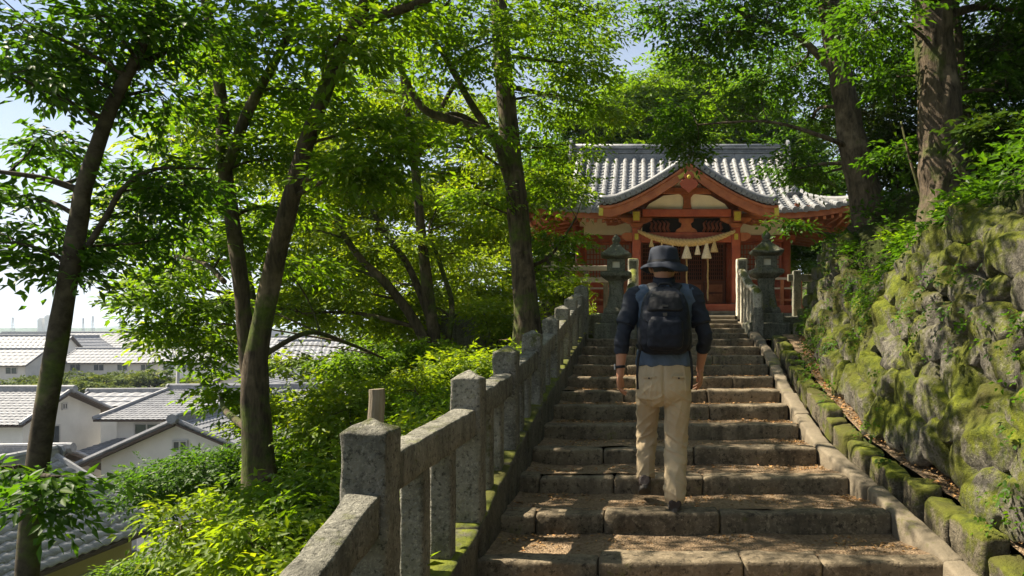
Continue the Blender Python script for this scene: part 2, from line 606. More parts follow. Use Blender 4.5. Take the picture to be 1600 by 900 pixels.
# ---------------------------------------------------------------- stone pieces
def block(name, mat, parent, x0, x1, y0, y1, z0, z1, r=0.03, rough=0.012, seg=0.09, shear=0.0, freq=5.0, center=True, seed=0.0):
    """worn stone block: rounded box with an uneven skin. shear = slope of z along y"""
    lx, ly, lz = x1 - x0, y1 - y0, z1 - z0
    def ax(l):
        k = max(1, min(14, int(round((l - 2 * r) / seg))))
        return [0, r * 0.35] + [r + (l - 2 * r) * i / k for i in range(k + 1)] + [l - r * 0.35, l]
    A, B, C = ax(lx), ax(ly), ax(lz)
    idx, vs, fs = {}, [], []
    cx, cy, cz = (x0 + x1) / 2, (y0 + y1) / 2, (z0 + z1) / 2
    def vid(i, j, k):
        if (i, j, k) in idx:
            return idx[i, j, k]
        p = Vector((A[i] - lx / 2, B[j] - ly / 2, C[k] - lz / 2))
        q = Vector((max(-lx / 2 + r, min(lx / 2 - r, p.x)), max(-ly / 2 + r, min(ly / 2 - r, p.y)), max(-lz / 2 + r, min(lz / 2 - r, p.z))))
        dlt = p - q
        if dlt.length > 1e-6:
            p = q + dlt.normalized() * min(r, dlt.length)
        w = Vector((p.x + cx, p.y + cy, p.z + cz + seed))
        p = p + Vector(mn.noise_vector(w * freq)) * rough + Vector(mn.noise_vector(w * freq * 3.1)) * rough * 0.45
        p.z += shear * p.y
        idx[i, j, k] = len(vs)
        vs.append(p)
        return idx[i, j, k]
    na, nb, nc = len(A) - 1, len(B) - 1, len(C) - 1
    for i in range(na):
        for j in range(nb):
            fs.append((vid(i, j, 0), vid(i, j + 1, 0), vid(i + 1, j + 1, 0), vid(i + 1, j, 0)))
            fs.append((vid(i, j, nc), vid(i + 1, j, nc), vid(i + 1, j + 1, nc), vid(i, j + 1, nc)))
    for i in range(na):
        for k in range(nc):
            fs.append((vid(i, 0, k), vid(i + 1, 0, k), vid(i + 1, 0, k + 1), vid(i, 0, k + 1)))
            fs.append((vid(i, nb, k), vid(i, nb, k + 1), vid(i + 1, nb, k + 1), vid(i + 1, nb, k)))
    for j in range(nb):
        for k in range(nc):
            fs.append((vid(0, j, k), vid(0, j, k + 1), vid(0, j + 1, k + 1), vid(0, j + 1, k)))
            fs.append((vid(na, j, k), vid(na, j + 1, k), vid(na, j + 1, k + 1), vid(na, j, k + 1)))
    me = bpy.data.meshes.new(name)
    me.from_pydata(vs, [], fs)
    o = link(name, me, mat, parent, True)
    o.location = Vector((cx, cy, cz)) - (world_loc(parent) if parent is not None else Vector())
    return o


# ---------------------------------------------------------------- stairway
stair = empty('stone_stairway', (0.3, 4.0, -1.6), kind='structure')
stair["label"] = 'wide flight of worn stone-edged gravel steps up to the shrine'
rng = random.Random(5)
SPLITS = {0: [-1.0, -0.28, 0.55, 1.0, 1.72], 1: [-1.02, -0.74, -0.28, 0.48, 1.63], 2: [-1.02, -0.82, -0.25, 0.42, 1.53], 3: [-1.02, -0.38, 0.40, 1.45]}
LITTER_SPOTS = []
TREADS = []
for k in range(-5, 12):
    y = NOSE_Y + (k - 1) * TREAD
    z = NOSE_Z + (k - 1) * RISE
    xr = pw(XR, y) - 0.01
    xl = -1.02
    if k in SPLITS:
        cuts = SPLITS[k]
    else:
        cuts = [xl]
        while xr - cuts[-1] > 1.35:
            cuts.append(cuts[-1] + rng.uniform(0.7, 1.25))
        cuts.append(xr)
    dep = 0.17
    for a, b in zip(cuts[:-1], cuts[1:]):
        dz = rng.uniform(-0.012, 0.010)
        dy = rng.uniform(-0.02, 0.02)
        block('step_stone', M['step'], stair, a + 0.003, b - 0.003, y + dy, y + dep + rng.uniform(0, 0.05), z - 0.24, z + dz, r=0.022, rough=0.013, seg=0.08)
    # gravel tread behind the stone (a hollow towards the next riser)
    z1 = -0.19 if k == 11 else z
    G = []
    X = np.linspace(-1.04, xr + 0.03, 46)
    Y = np.linspace(y + 0.13, y + TREAD + 0.06, 17)
    for yy in Y:
        tt = (yy - y - 0.13) / (TREAD - 0.07)
        for xx in X:
            zz = z - 0.008 - 0.022 * min(1, tt * 1.4) + 0.018 * mn.noise(Vector((xx * 2.2, yy * 2.2, 5))) + 0.007 * mn.noise(Vector((xx * 14, yy * 14, 1)))
            zz += 0.05 * math.exp(-(xx + 1.02) / 0.10) * tt
            G.append((xx, yy, zz))
    I = np.arange(len(X) * len(Y)).reshape(len(Y), len(X))
    Q = np.stack([I[:-1, :-1], I[:-1, 1:], I[1:, 1:], I[1:, :-1]], -1).reshape(-1, 4)
    o = link('gravel_tread', np_mesh('gravel_tread', np.array(G) - np.array(stair.location), Q), M['gravel'], stair, True)
    TREADS.append((y, z, xr))

# landing in front of the upper flight
m = MB()
X = np.linspace(-2.4, 4.2, 50); Y = np.linspace(11.9, 14.4, 22)
G = np.array([(x, y, -0.165 + 0.02 * mn.noise(Vector((x * 1.5, y * 1.5, 4)))) for y in Y for x in X])
I = np.arange(len(X) * len(Y)).reshape(len(Y), len(X))
Q = np.stack([I[:-1, :-1], I[:-1, 1:], I[1:, 1:], I[1:, :-1]], -1).reshape(-1, 4)
tag(link('landing', np_mesh('landing', G, Q), M['gravel'], None, True), 'gravel landing below the upper flight', kind='structure')
X = np.linspace(-4.6, 7.0, 40); Y = np.linspace(14.45, 29, 30)
G = np.array([(x, y, 0.262 + 0.02 * mn.noise(Vector((x * 1.5, y * 1.5, 4)))) for y in Y for x in X])
I = np.arange(len(X) * len(Y)).reshape(len(Y), len(X))
Q = np.stack([I[:-1, :-1], I[:-1, 1:], I[1:, 1:], I[1:, :-1]], -1).reshape(-1, 4)
tag(link('forecourt', np_mesh('forecourt', G, Q), M['court'], None, True), 'gravel forecourt round the shrine', kind='structure')

ust = empty('upper_stairway', (0.8, 13, -0.15), kind='structure')
ust["label"] = 'short upper flight of pale stone steps between the newels'
for i in range(5):
    y = 12.55 + i * 0.46
    z = -0.06 + i * 0.083
    for a, b in ((-0.15, 0.75), (0.75, 1.72)):
        block('step_stone', M['slab'] if i > 2 else M['step'], ust, a + 0.004, b - 0.004, y, y + 0.52, z - 0.25, z, r=0.02, rough=0.008, seg=0.14)
for i in range(2):
    y = 18.55 + i * 0.42
    z = 0.37 + i * 0.11
    block('step_stone', M['slab'], ust, -0.2, 1.02, y, y + 0.5, z - 0.25, z, r=0.02, rough=0.008, seg=0.2)
    block('step_stone', M['slab'], ust, 1.03, 2.3, y, y + 0.5, z - 0.25, z, r=0.02, rough=0.008, seg=0.2)

te = empty('terrace_edge', (0.8, 14.4, -0.15), 'row of dark stone blocks edging the forecourt behind the lanterns', 'kerb')
rng = random.Random(12)
for xa_, xb_ in ((-4.4, -0.42), (2.02, 4.6)):
    x_ = xa_
    while x_ < xb_ - 0.05:
        l = min(rng.uniform(0.5, 0.95), xb_ - x_)
        block('edge_stone', M['lantern'], te, x_ + 0.004, x_ + l - 0.004, 14.28 + rng.uniform(-0.01, 0.01), 14.62, -0.45, 0.275 + rng.uniform(-0.012, 0.012), r=0.025, rough=0.012, seg=0.12)
        x_ += l

# sloping slab border and mossy kerb on the right
bord = empty('slab_border', (1.8, 6, -1.1), 'sloping pale sandstone slabs edging the right side of the steps', 'kerb')
y = 1.8
rng = random.Random(8)
while y < 11.6:
    l = rng.uniform(0.75, 1.15)
    xa = pw(XR, y + l / 2)
    o = block('slab', M['slab'], bord, xa + 0.005, xa + rng.uniform(0.13, 0.165), y + 0.006, y + l - 0.006, nose(y + l / 2) - 0.22, nose(y + l / 2) + 0.015, r=0.025, rough=0.012, seg=0.1, shear=RISE / TREAD)
    o.rotation_euler.z = math.atan2(-(pw(XR, y + l) - pw(XR, y)), l)
    y += l
mk = empty('moss_kerb', (2.0, 6, -1.0), 'row of moss covered kerb stones at the foot of the boulder wall', 'kerb')
y = 2.4
while y < 11.4:
    l = rng.uniform(0.24, 0.62)
    xa = pw(XR, y + l / 2) + 0.155 + rng.uniform(0.07, 0.10)
    zt = nose(y + l / 2) + 0.10 + rng.uniform(-0.035, 0.035)
    block('kerb_stone', M['mosskerb'], mk, xa, xa + rng.uniform(0.16, 0.20), y + 0.007, y + l - 0.007, zt - 0.48, zt, r=0.035, rough=0.022, seg=0.06, shear=0.08, freq=7)
    y += l
# gutter bottom and the ledge of soil between kerb and wall
for nm, a0, a1, dz, lab in (('gutter', 0.14, 0.32, -0.16, 'dark gutter beside the slab border'), ('soil_ledge', 0.42, 0.95, 0.09, 'leaf strewn ledge at the foot of the wall')):
    Y = np.linspace(1.5, 11.6, 90)
    G = []
    for yy in Y:
        for u in np.linspace(0, 1, 7):
            xx = pw(XR, yy) + lerp(a0, a1, u) + (max(0, yy - 9) * 0.13 * u if nm == 'soil_ledge' else 0)
            G.append((xx, yy, nose(yy) + dz + 0.02 * mn.noise(Vector((xx * 4, yy * 4, 9)))))
    I = np.arange(len(G)).reshape(len(Y), 7)
    Q = np.stack([I[:-1, :-1], I[:-1, 1:], I[1:, 1:], I[1:, :-1]], -1).reshape(-1, 4)
    tag(link(nm, np_mesh(nm, np.array(G), Q), M['gravel'], None, True), lab, kind='structure')

# ---------------------------------------------------------------- stone fence on the left
fence = empty('stone_fence', (-1.0, 6.5, -0.9), 'grey granite post and rail fence with a mossy base beside the steps', 'fence')
FX0, FX1 = -1.06 * FS, -0.90 * FS
POSTS = [v_ * FS for v_ in (1.15, 2.55, 3.98, 5.08, 6.25, 7.45, 8.5, 9.45, 10.3, 10.95)]
TOPS = [v_ * FS for v_ in (-0.47, -0.36, -0.27, -0.155, -0.05, 0.09, 0.24, 0.38, 0.47, 0.62)]


def post(name, mat, parent, x0, x1, y0, y1, z0, z1, cap=0.045, rough=0.009, nz=16):
    """square stone post with a low pyramid top"""
    rr = []
    lx, ly = x1 - x0, y1 - y0
    zl = list(np.linspace(z0, z1 - 0.004, nz)) + [z1]
    n = 7
    def ring(ins, z):
        pts = []
        a0, a1, b0, b1 = x0 + ins, x1 - ins, y0 + ins, y1 - ins
        c = min(0.008, (a1 - a0) * 0.1)
        for k in range(n + 1): pts.append((lerp(a0 + c, a1 - c, k / n), b0, z))
        for k in range(n + 1): pts.append((a1, lerp(b0 + c, b1 - c, k / n), z))
        for k in range(n + 1): pts.append((lerp(a1 - c, a0 + c, k / n), b1, z))
        for k in range(n + 1): pts.append((a0, lerp(b1 - c, b0 + c, k / n), z))
        return pts
    for z in zl: rr.append(ring(0, z))
    rr.append(ring(0.008, z1 + 0.008))
    if cap:
        for q in (0.35, 0.7, 0.96):
            rr.append(ring(0.008 + (min(lx, ly) / 2 - 0.01) * q, z1 + 0.008 + cap * q))
    m = MB()
    out = []
    for r_ in rr:
        o_ = []
        for p in r_:
            w = Vector(p)
            o_.append(w + Vector(mn.noise_vector(w * 9)) * rough + Vector(mn.noise_vector(w * 30)) * rough * 0.5)
        out.append(o_)
    m.rings(out)
    ob = m.build(name, mat, parent)
    b = ob.data
    b.polygons.foreach_set("use_smooth", [True] * len(b.polygons))
    return ob


for i, (y, zt) in enumerate(zip(POSTS, TOPS)):
    w = 0.0 if i < len(POSTS) - 1 else 0.02
    post('post', M['granite'], fence, FX0 - w, FX1 + w, y, y + 0.174 + 2 * w, pw(KERB, y) - 0.12, zt)
    if i + 1 < len(POSTS):
        y2 = POSTS[i + 1]
        za, zb = zt - 0.21, TOPS[i + 1] - 0.22
        if i == 0: za, zb = -0.97 * FS, -0.64 * FS
        if i == 1: za, zb = -0.53 * FS, -0.50 * FS
        if i == 2: za, zb = -0.43 * FS, -0.375 * FS
        l = y2 - y - 0.174
        ya, yb = y + 0.169, y2 + 0.005
        # rail
        sl = (zb - za) / l
        zm = (za + zb) / 2
        block('rail', M['granite'], fence, -1.135, -1.005, ya, yb, zm - 0.08, zm + 0.08, r=0.016, rough=0.010, seg=0.05, shear=sl, freq=9)
        nb_ = 2
        for b in range(nb_):
            u = (b + 1) / (nb_ + 1)
            yc = lerp(ya, yb, u)
            post('baluster', M['granite'], fence, -1.125, -1.015, yc - 0.055, yc + 0.055, pw(KERB, yc) - 0.1, lerp(za, zb, u) - 0.05, cap=0, rough=0.004, nz=7)
y = 0.6
rng = random.Random(3)
while y < 12.05:
    l = min(rng.uniform(0.7, 1.2), 12.15 - y)
    if l < 0.2: break
    yc = y + l / 2
    sl = (pw(KERB, y + l) - pw(KERB, y)) / l
    zt = pw(KERB, yc)
    block('kerb_stone', M['kerb'], fence, -1.21, -0.965, y + 0.004, y + l - 0.004, zt - 0.85, zt, r=0.03, rough=0.015, seg=0.09, shear=sl, freq=6)
    y += l

m = MB()
pts = [P(588, 720, 3.7), P(588, 608, 3.7)]
m.tube([pts[0].lerp(pts[1], u) + Vector((0.004 * math.sin(u * 9), 0, 0)) for u in np.linspace(0, 1, 9)], [0.041, 0.041, 0.040, 0.040, 0.040, 0.039, 0.039, 0.039, 0.037], 14)
M['stake'] = wood_mat('grey_stake_wood', (0.10, 0.075, 0.05), (0.26, 0.21, 0.15), 0.85, (6, 6, 0.8), 0.6)
pz = hill_z(pts[0].x, 3.7)
m.tube([Vector((pts[0].x, 3.7, pz - 0.1)), pts[0]], 0.041, 14)
tag(m.build('wooden_stake', M['stake'], smooth=False), 'round grey wooden stake standing behind the nearest fence post', 'stake')

# ---------------------------------------------------------------- boulder wall on the right
wall = empty('boulder_wall', (2.3, 7, -0.6), 'leaning dry stone wall of mossy grey boulders right of the steps', 'wall')
VAR = []
for s in range(9):
    bm = bmesh.new()
    bmesh.ops.create_icosphere(bm, subdivisions=4, radius=1.0)
    prs = random.Random(500 + s)
    planes = [(Vector((-1, 0, 0)), 0.62), (Vector((1, 0, 0)), 0.6)]
    for _ in range(11):
        planes.append((Vector((prs.gauss(0, 1), prs.gauss(0, 1), prs.gauss(0, 1))).normalized(), prs.uniform(0.58, 0.86)))
    for v in bm.verts:
        p = v.co.copy()
        # chiselled boulder: sphere cut by random planes
        for pl_n, pl_d in planes:
            dd = p.dot(pl_n) - pl_d
            if dd > 0: p = p - pl_n * dd * 0.9
        q = p
        f = 1.12 + 0.10 * mn.noise(p * 1.6 + Vector((s * 7, 0, 0))) + 0.09 * mn.noise(p * 4.0 + Vector((0, s * 5, 0))) + 0.05 * mn.noise(p * 9 + Vector((0, s * 5, 3))) + 0.03 * mn.noise(p * 21 + Vector((0, s * 5, 9)))
        v.co = q * f
    me = bpy.data.meshes.new('boulder')
    bm.to_mesh(me)
    bm.free()
    me.materials.append(M['boulder'])
    me.polygons.foreach_set("use_smooth", [True] * len(me.polygons))
    VAR.append(me)
rng = random.Random(21)
row = 0
off = Vector(wall.location)
NB = 0
s_h = 0.0
while row < 10:
    y = 2.2 + rng.uniform(0, 0.3)
    h_row = [0.30, 0.28, 0.26, 0.25, 0.24, 0.24, 0.23, 0.23, 0.23, 0.23][row]
    while y < 11.75:
        big = rng.uniform(0.26, 0.54) * (1.1 if y < 6 else 0.8)
        yc = y + big / 2
        xb, zb = wall_base(yc)
        zt = pw(WTOP, yc)
        H = zt - zb
        zc = s_h + h_row / 2 + rng.uniform(-0.05, 0.05)
        if zc < H + 0.05 - 0.12:
            u = zc / H
            xw = lerp(xb, pw(XTOP, yc), u ** 0.9)
            o = bpy.data.objects.new('boulder', VAR[rng.randrange(9)])
            COL.objects.link(o)
            o.parent = wall
            o.location = Vector((xw + rng.uniform(-0.015, 0.035), yc, zb + zc)) - off
            o.scale = (rng.uniform(0.15, 0.20), big * rng.uniform(0.60, 0.70), h_row * rng.uniform(0.62, 0.78))
            o.rotation_euler = (rng.uniform(-0.45, 0.45), 0.16 + rng.uniform(-0.12, 0.12), rng.choice((0, math.pi)) + rng.uniform(-0.18, 0.18))
            NB += 1
        y += big * 0.93
    s_h += h_row * 0.93
    row += 1
print('BOULDERS', NB)
# squared end stones of the wall by the shrine
for i in range(7):
    z0 = -0.10 + i * 0.22
    xx = lerp(2.40, 2.93, (i + 0.5) / 7)
    block('end_stone', M['boulder'], wall, xx - 0.10, xx + 0.42, 11.45, 11.9, z0, z0 + 0.21, r=0.05, rough=0.03, seg=0.09)

# ---------------------------------------------------------------- leaves, crowns, trees
def leaf_arrays(B, D, N, L, Wd, droop=0.15, fold=0.12):
    D = D / np.linalg.norm(D, axis=1, keepdims=True)
    S = np.cross(D, N)
    S /= np.linalg.norm(S, axis=1, keepdims=True) + 1e-9
    N2 = np.cross(S, D)
    L = L[:, None]; Wd = Wd[:, None]
    tip = B + D * L - N2 * L * droop
    mid = B + D * L * 0.42
    a = mid + S * Wd * 0.5 + N2 * Wd * fold
    b = mid - S * Wd * 0.5 + N2 * Wd * fold
    n = len(B)
    V = np.stack([B, a, tip, b], 1).reshape(-1, 3)
    i = np.arange(n) * 4
    T = np.stack([np.stack([i, i + 1, i + 2], 1), np.stack([i, i + 2, i + 3], 1)], 1).reshape(-1, 3)
    return V, T


def sprays(rng, C, DIR, slen, m, L, Wd, up_j=0.35, spread=0.95):
    """C spray bases, DIR directions -> leaf bases, dirs, normals"""
    n = len(C)
    DIR = DIR / (np.linalg.norm(DIR, axis=1, keepdims=True) + 1e-9)
    up = np.tile(np.array([[0, 0, 1.0]]), (n, 1)) + rng.normal(0, up_j, (n, 3))
    S = np.cross(DIR, up)
    S /= np.linalg.norm(S, axis=1, keepdims=True) + 1e-9
    U = np.cross(S, DIR)
    sl = slen * rng.uniform(0.6, 1.25, n)
    B, D, N = [], [], []
    for j in range(m):
        s = (j + 0.6) / m
        side = 1 if j % 2 else -1
        b = C + DIR * (sl * s)[:, None] - np.array([0, 0, 1.0]) * (sl * s * s * 0.22)[:, None] + rng.normal(0, 0.012 + slen * 0.03, (n, 3))
        if j == m - 1:
            d = DIR + rng.normal(0, 0.2, (n, 3))
        else:
            d = DIR * (0.55 + 0.5 * s) + S * side * spread + rng.normal(0, 0.22, (n, 3))
        d[:, 2] -= 0.18
        B.append(b); D.append(d); N.append(U + rng.normal(0, 0.30, (n, 3)))
    B = np.concatenate(B); D = np.concatenate(D); N = np.concatenate(N)
    Ls = 1.1 * L * rng.uniform(0.5, 1.35, len(B)); Ws = 1.12 * Wd * rng.uniform(0.75, 1.2, len(B))
    # same random tone within a spray, some per leaf scatter
    tone = np.clip(np.tile(rng.uniform(0, 1, n), m) * 0.6 + rng.uniform(0, 1, len(B)) * 0.4, 0, 1)
    return B, D, N, Ls, Ws, tone


def blob(rng, c, r, dens, slen, m, L, Wd, flat=0.6):
    """one leafy mass: clumps in layered discs. returns leaf arrays and clump centres"""
    c = np.array(c)
    r3 = np.array([r, r, r * flat]) if not hasattr(r, '__len__') else np.array(r)
    rm = r3.mean()
    nc = max(3 if rm < 0.2 else 5, int(14.5 * dens * (max(0.6, rm) if rm > 0.2 else 0.3) ** 1.2))
    d = rng.normal(0, 1, (nc, 3)); d /= np.linalg.norm(d, axis=1, keepdims=True)
    cl = c + d * r3 * (rng.uniform(0.05, 1, (nc, 1)) ** 0.5) * 0.85
    per = max(9, int(25 * dens ** 0.4 * (rm / 0.8) ** 0.8))
    rc = 0.31 * rm
    base = np.repeat(cl, per, 0)
    n = len(base)
    o = rng.normal(0, 1, (n, 3)) * np.array([rc, rc, rc * 0.32]) * 0.75
    dirs = o * np.array([1, 1, 0.5]) / rc + (base - c) / rm * 0.7 + rng.normal(0, 0.35, (n, 3))
    dirs[:, 2] = dirs[:, 2] * 0.5 - 0.10
    return sprays(rng, base + o, dirs, slen, m, L, Wd), cl


def crown_obj(name, parts, mat, parent=None, loc=(0, 0, 0)):
    Bs = [np.concatenate([p[i] for p in parts]) for i in range(6)]
    V, T = leaf_arrays(Bs[0] - np.array(loc), Bs[1], Bs[2], Bs[3], Bs[4])
    me = np_mesh(name, V, T, np.repeat(Bs[5], 4))
    return link(name, me, mat, parent)


LEAVES = [0]


def smooth_path(pts, rads, k=6):
    """Catmull-Rom through pts"""
    out, ro = [], []
    n = len(pts)
    for i in range(n - 1):
        p0, p1, p2, p3 = pts[max(0, i - 1)], pts[i], pts[i + 1], pts[min(n - 1, i + 2)]
        for j in range(k):
            t_ = j / k
            out.append(0.5 * ((2 * p1) + (p2 - p0) * t_ + (2 * p0 - 5 * p1 + 4 * p2 - p3) * t_ * t_ + (3 * p1 - p0 - 3 * p2 + p3) * t_ ** 3))
            ro.append(lerp(rads[i], rads[i + 1], t_))
    out.append(pts[-1]); ro.append(rads[-1])
    return out, ro


def trunk_mesh(m, pts, rads, n=20, k=10, rough=0.06, freq=2.5, flare=False):
    pts, rads = smooth_path([Vector(p) for p in pts], rads, k)
    if flare:
        L0 = 0
        for i in range(len(pts)):
            if i: L0 += (pts[i] - pts[i - 1]).length
            rads[i] *= 1 + 0.75 * math.exp(-L0 / (rads[0] * 1.6))
    b = len(m.v)
    m.tube(pts, rads, n)
    for q in range(b, len(m.v)):
        p = Vector(m.v[q])
        i = min(len(pts) - 1, (q - b) // n)
        c = pts[i]
        d = p - c
        f = 1 + rough * mn.noise(Vector((p.x * freq * 4, p.y * freq * 4, p.z * freq))) + rough * 1.2 * mn.noise(p * freq * 0.7)
        m.v[q] = tuple(c + d * f)
    return pts, rads


def scale_r(trs, f):
    return [[(p[0], p[1], p[2], p[3] * f) for p in tr] for tr in trs]


RSCALE = {'slim_tree': 0.68, 'twin_trunk_tree': 0.64, 'tall_fence_tree': 0.80, 'massive_trunk_tree': 0.71, 'slender_stem_tree': 0.85}


def make_tree(name, label, trunks, blobs, leaf, bark, L=0.075, Wd=0.036, slen=0.34, m=9, dens=1.0, seed=1, limbs=(), group=None, cat='tree', n=18, rough=0.07, freq=2.5, flare=True, twig=0.010, flat=0.6):
    rng = np.random.default_rng(seed)
    rr = random.Random(seed)
    trunks = scale_r(trunks, RSCALE.get(name, 1.0)); limbs = scale_r(limbs, RSCALE.get(name, 1.0))
    base = Vector(trunks[0][0][:3])
    root = empty(name, base, label, cat, group)
    tm = MB()
    sk = []
    for i, tr in enumerate(trunks):
        pts, rads = trunk_mesh(tm, [Vector(p[:3]) for p in tr], [p[3] for p in tr], n, 10, rough, freq, flare and i == 0)
        sk += list(zip(pts, rads))
    tm.build('trunk', bark, root, smooth=True)
    bmb = MB()
    for lb in limbs:
        lm_ = MB()
        pts, rads = trunk_mesh(lm_, [Vector(p[:3]) for p in lb], [p[3] for p in lb], 10, 6, 0.05, 3)
        lm_.build('limb', bark, root, smooth=True)
        sk += list(zip(pts, rads))
    parts = []
    for bl in blobs:
        c, r = Vector(bl[0]), bl[1]
        dn = dens * (bl[2] if len(bl) > 2 else 1.0)
        arr, cl = blob(rng, c, r, dn, slen, m, L, Wd, flat)
        parts.append(arr)
        best = min(sk, key=lambda q: (q[0] - c).length + max(0, q[0].z - c.z + 0.2) * 1.5)
        p0, r0 = best
        rm = r if not hasattr(r, '__len__') else sum(r) / 3
        dist = (c - p0).length
        r1 = min(r0 * 0.55, 0.014 + 0.014 * dist)
        mid = p0.lerp(c, 0.5) + Vector((rr.uniform(-1, 1), rr.uniform(-1, 1), rr.uniform(-0.2, 0.8))) * dist * 0.10
        pts, rads = smooth_path([p0, mid, c], [r1, r1 * 0.75, r1 * 0.42], 5)
        bmb.tube(pts, rads, 7)
        for q in cl:
            q = Vector(q)
            md = c.lerp(q, 0.5) + Vector((rr.uniform(-1, 1), rr.uniform(-1, 1), rr.uniform(0, 1))) * rm * 0.07
            bmb.tube([c, md, q], [r1 * 0.4, max(0.005, r1 * 0.25), 0.004], 4, caps=False)
            for _ in range(2):
                e = q + Vector((rr.uniform(-1, 1), rr.uniform(-1, 1), rr.uniform(-0.3, 0.3))) * rm * 0.35
                bmb.tube([q, e], [0.005, 0.003], 3, caps=False)
    if bmb.v:
        bmb.build('branches', bark, root, smooth=True)
    if parts:
        o = crown_obj('crown', parts, leaf, root, tuple(base))
        LEAVES[0] += len(o.data.polygons) // 2
    return root


def make_shrub(name, label, c, r, leaf, L=0.07, Wd=0.034, dens=1.0, seed=1, slen=0.28, m=8, group=None, cat='shrub', stems=5):
    """bush: several stems from the ground and a leafy dome"""
    rng = np.random.default_rng(seed)
    rr = random.Random(seed)
    c = Vector(c)
    r3 = r if hasattr(r, '__len__') else (r, r, r * 0.8)
    gz = hill_z(c.x, c.y)
    root = empty(name, (c.x, c.y, min(gz, c.z - r3[2] * 0.5)), label, cat, group)
    parts = []
    sm = MB()
    g = Vector((c.x, c.y, root.location.z))
    nb = 4
    for i in range(nb):
        a = 2 * math.pi * (i + rr.random() * 0.6) / nb
        o = Vector((math.cos(a) * r3[0] * 0.5, math.sin(a) * r3[1] * 0.5, r3[2] * rr.uniform(-0.45, 0.35)))
        arr, cl = blob(rng, c + o, (r3[0] * 0.6, r3[1] * 0.6, r3[2] * 0.6), dens, slen, m, L, Wd)
        parts.append(arr)
        sm.tube(smooth_path([g, g.lerp(c + o, 0.5) + Vector((o.x * 0.2, o.y * 0.2, 0.05)), c + o], [0.022, 0.016, 0.008], 4)[0], [lerp(0.022, 0.006, k / 8) for k in range(9)], 6)
        for q in cl[::2]:
            sm.tube([c + o, Vector(q)], [0.006, 0.003], 4, caps=False)
    sm.build('stem', M['bark_a'], root, smooth=True)
    o = crown_obj('foliage', parts, leaf, root, tuple(root.location))
    LEAVES[0] += len(o.data.polygons) // 2
    return root


def T(px, py, d, r):
    p = P(px, py, d)
    return (p.x, p.y, p.z, r)


def Bl(px, py, d, r, dn=1.0):
    return (tuple(P(px, py, d)), r, dn)


def ground_pt(x, y, r, dz=-0.15):
    return (x, y, hill_z(x, y) + dz, r)


# tree A : slim leaning trunk at the far left
a0 = P(42, 900, 6.4)
make_tree('slim_tree', 'slim dark leaning trunk at the far left edge, forking into a leafy crown',
          [[ground_pt(a0.x - 0.05, 6.4, 0.15), T(42, 900, 6.4, 0.128), T(62, 700, 6.4, 0.124), T(88, 540, 6.4, 0.118), T(122, 350, 6.4, 0.105), T(132, 290, 6.4, 0.092), T(175, 165, 6.4, 0.078), T(213, 90, 6.4, 0.062), T(262, -20, 6.5, 0.045), T(310, -150, 6.6, 0.03)]],
          [Bl(50, 40, 5.9, 0.8, 0.95), Bl(150, 25, 6.1, 0.7, 0.8), Bl(230, 30, 6.4, 0.5, 0.8), Bl(15, 115, 5.9, 0.4, 0.8), Bl(60, 215, 6.7, 0.25, 0.6), Bl(110, 105, 6.4, 0.5), Bl(240, 140, 6.8, 0.55), Bl(275, 40, 6.5, 0.65), Bl(40, 310, 6.7, 0.50), Bl(25, 380, 6.3, 0.42), Bl(150, 255, 7.4, 0.22), Bl(250, 265, 7, 0.45),
           Bl(205, 330, 7.0, 0.42), Bl(300, 290, 7.2, 0.4), Bl(160, 395, 6.8, 0.35), Bl(100, 420, 6.6, 0.3), Bl(250, 370, 7.4, 0.4),
           Bl(85, 745, 5.5, 0.14, 0.4), Bl(45, 790, 5.5, 0.14, 0.4), Bl(20, 730, 5.7, 0.10, 0.3),
           Bl(60, -120, 6.2, 1.0, 0.5), Bl(260, -130, 6.2, 1.0, 0.4), Bl(420, -200, 6, 1.0, 0.3)],
          M['leaf_a'], M['bark_a'], L=0.10, Wd=0.042, seed=2, dens=0.7,
          limbs=[[T(130, 300, 6.4, 0.05), T(105, 290, 6.4, 0.045), T(60, 277, 6.3, 0.036), T(-5, 268, 6.2, 0.026)],
                 [T(137, 385, 6.4, 0.040), T(165, 340, 6.45, 0.036), T(195, 292, 6.5, 0.032), T(245, 264, 6.7, 0.026), T(330, 264, 7, 0.014)],
                 [T(206, 108, 6.4, 0.05), T(250, 85, 6.6, 0.035), T(300, 62, 6.8, 0.022)]], n=20, rough=0.05)

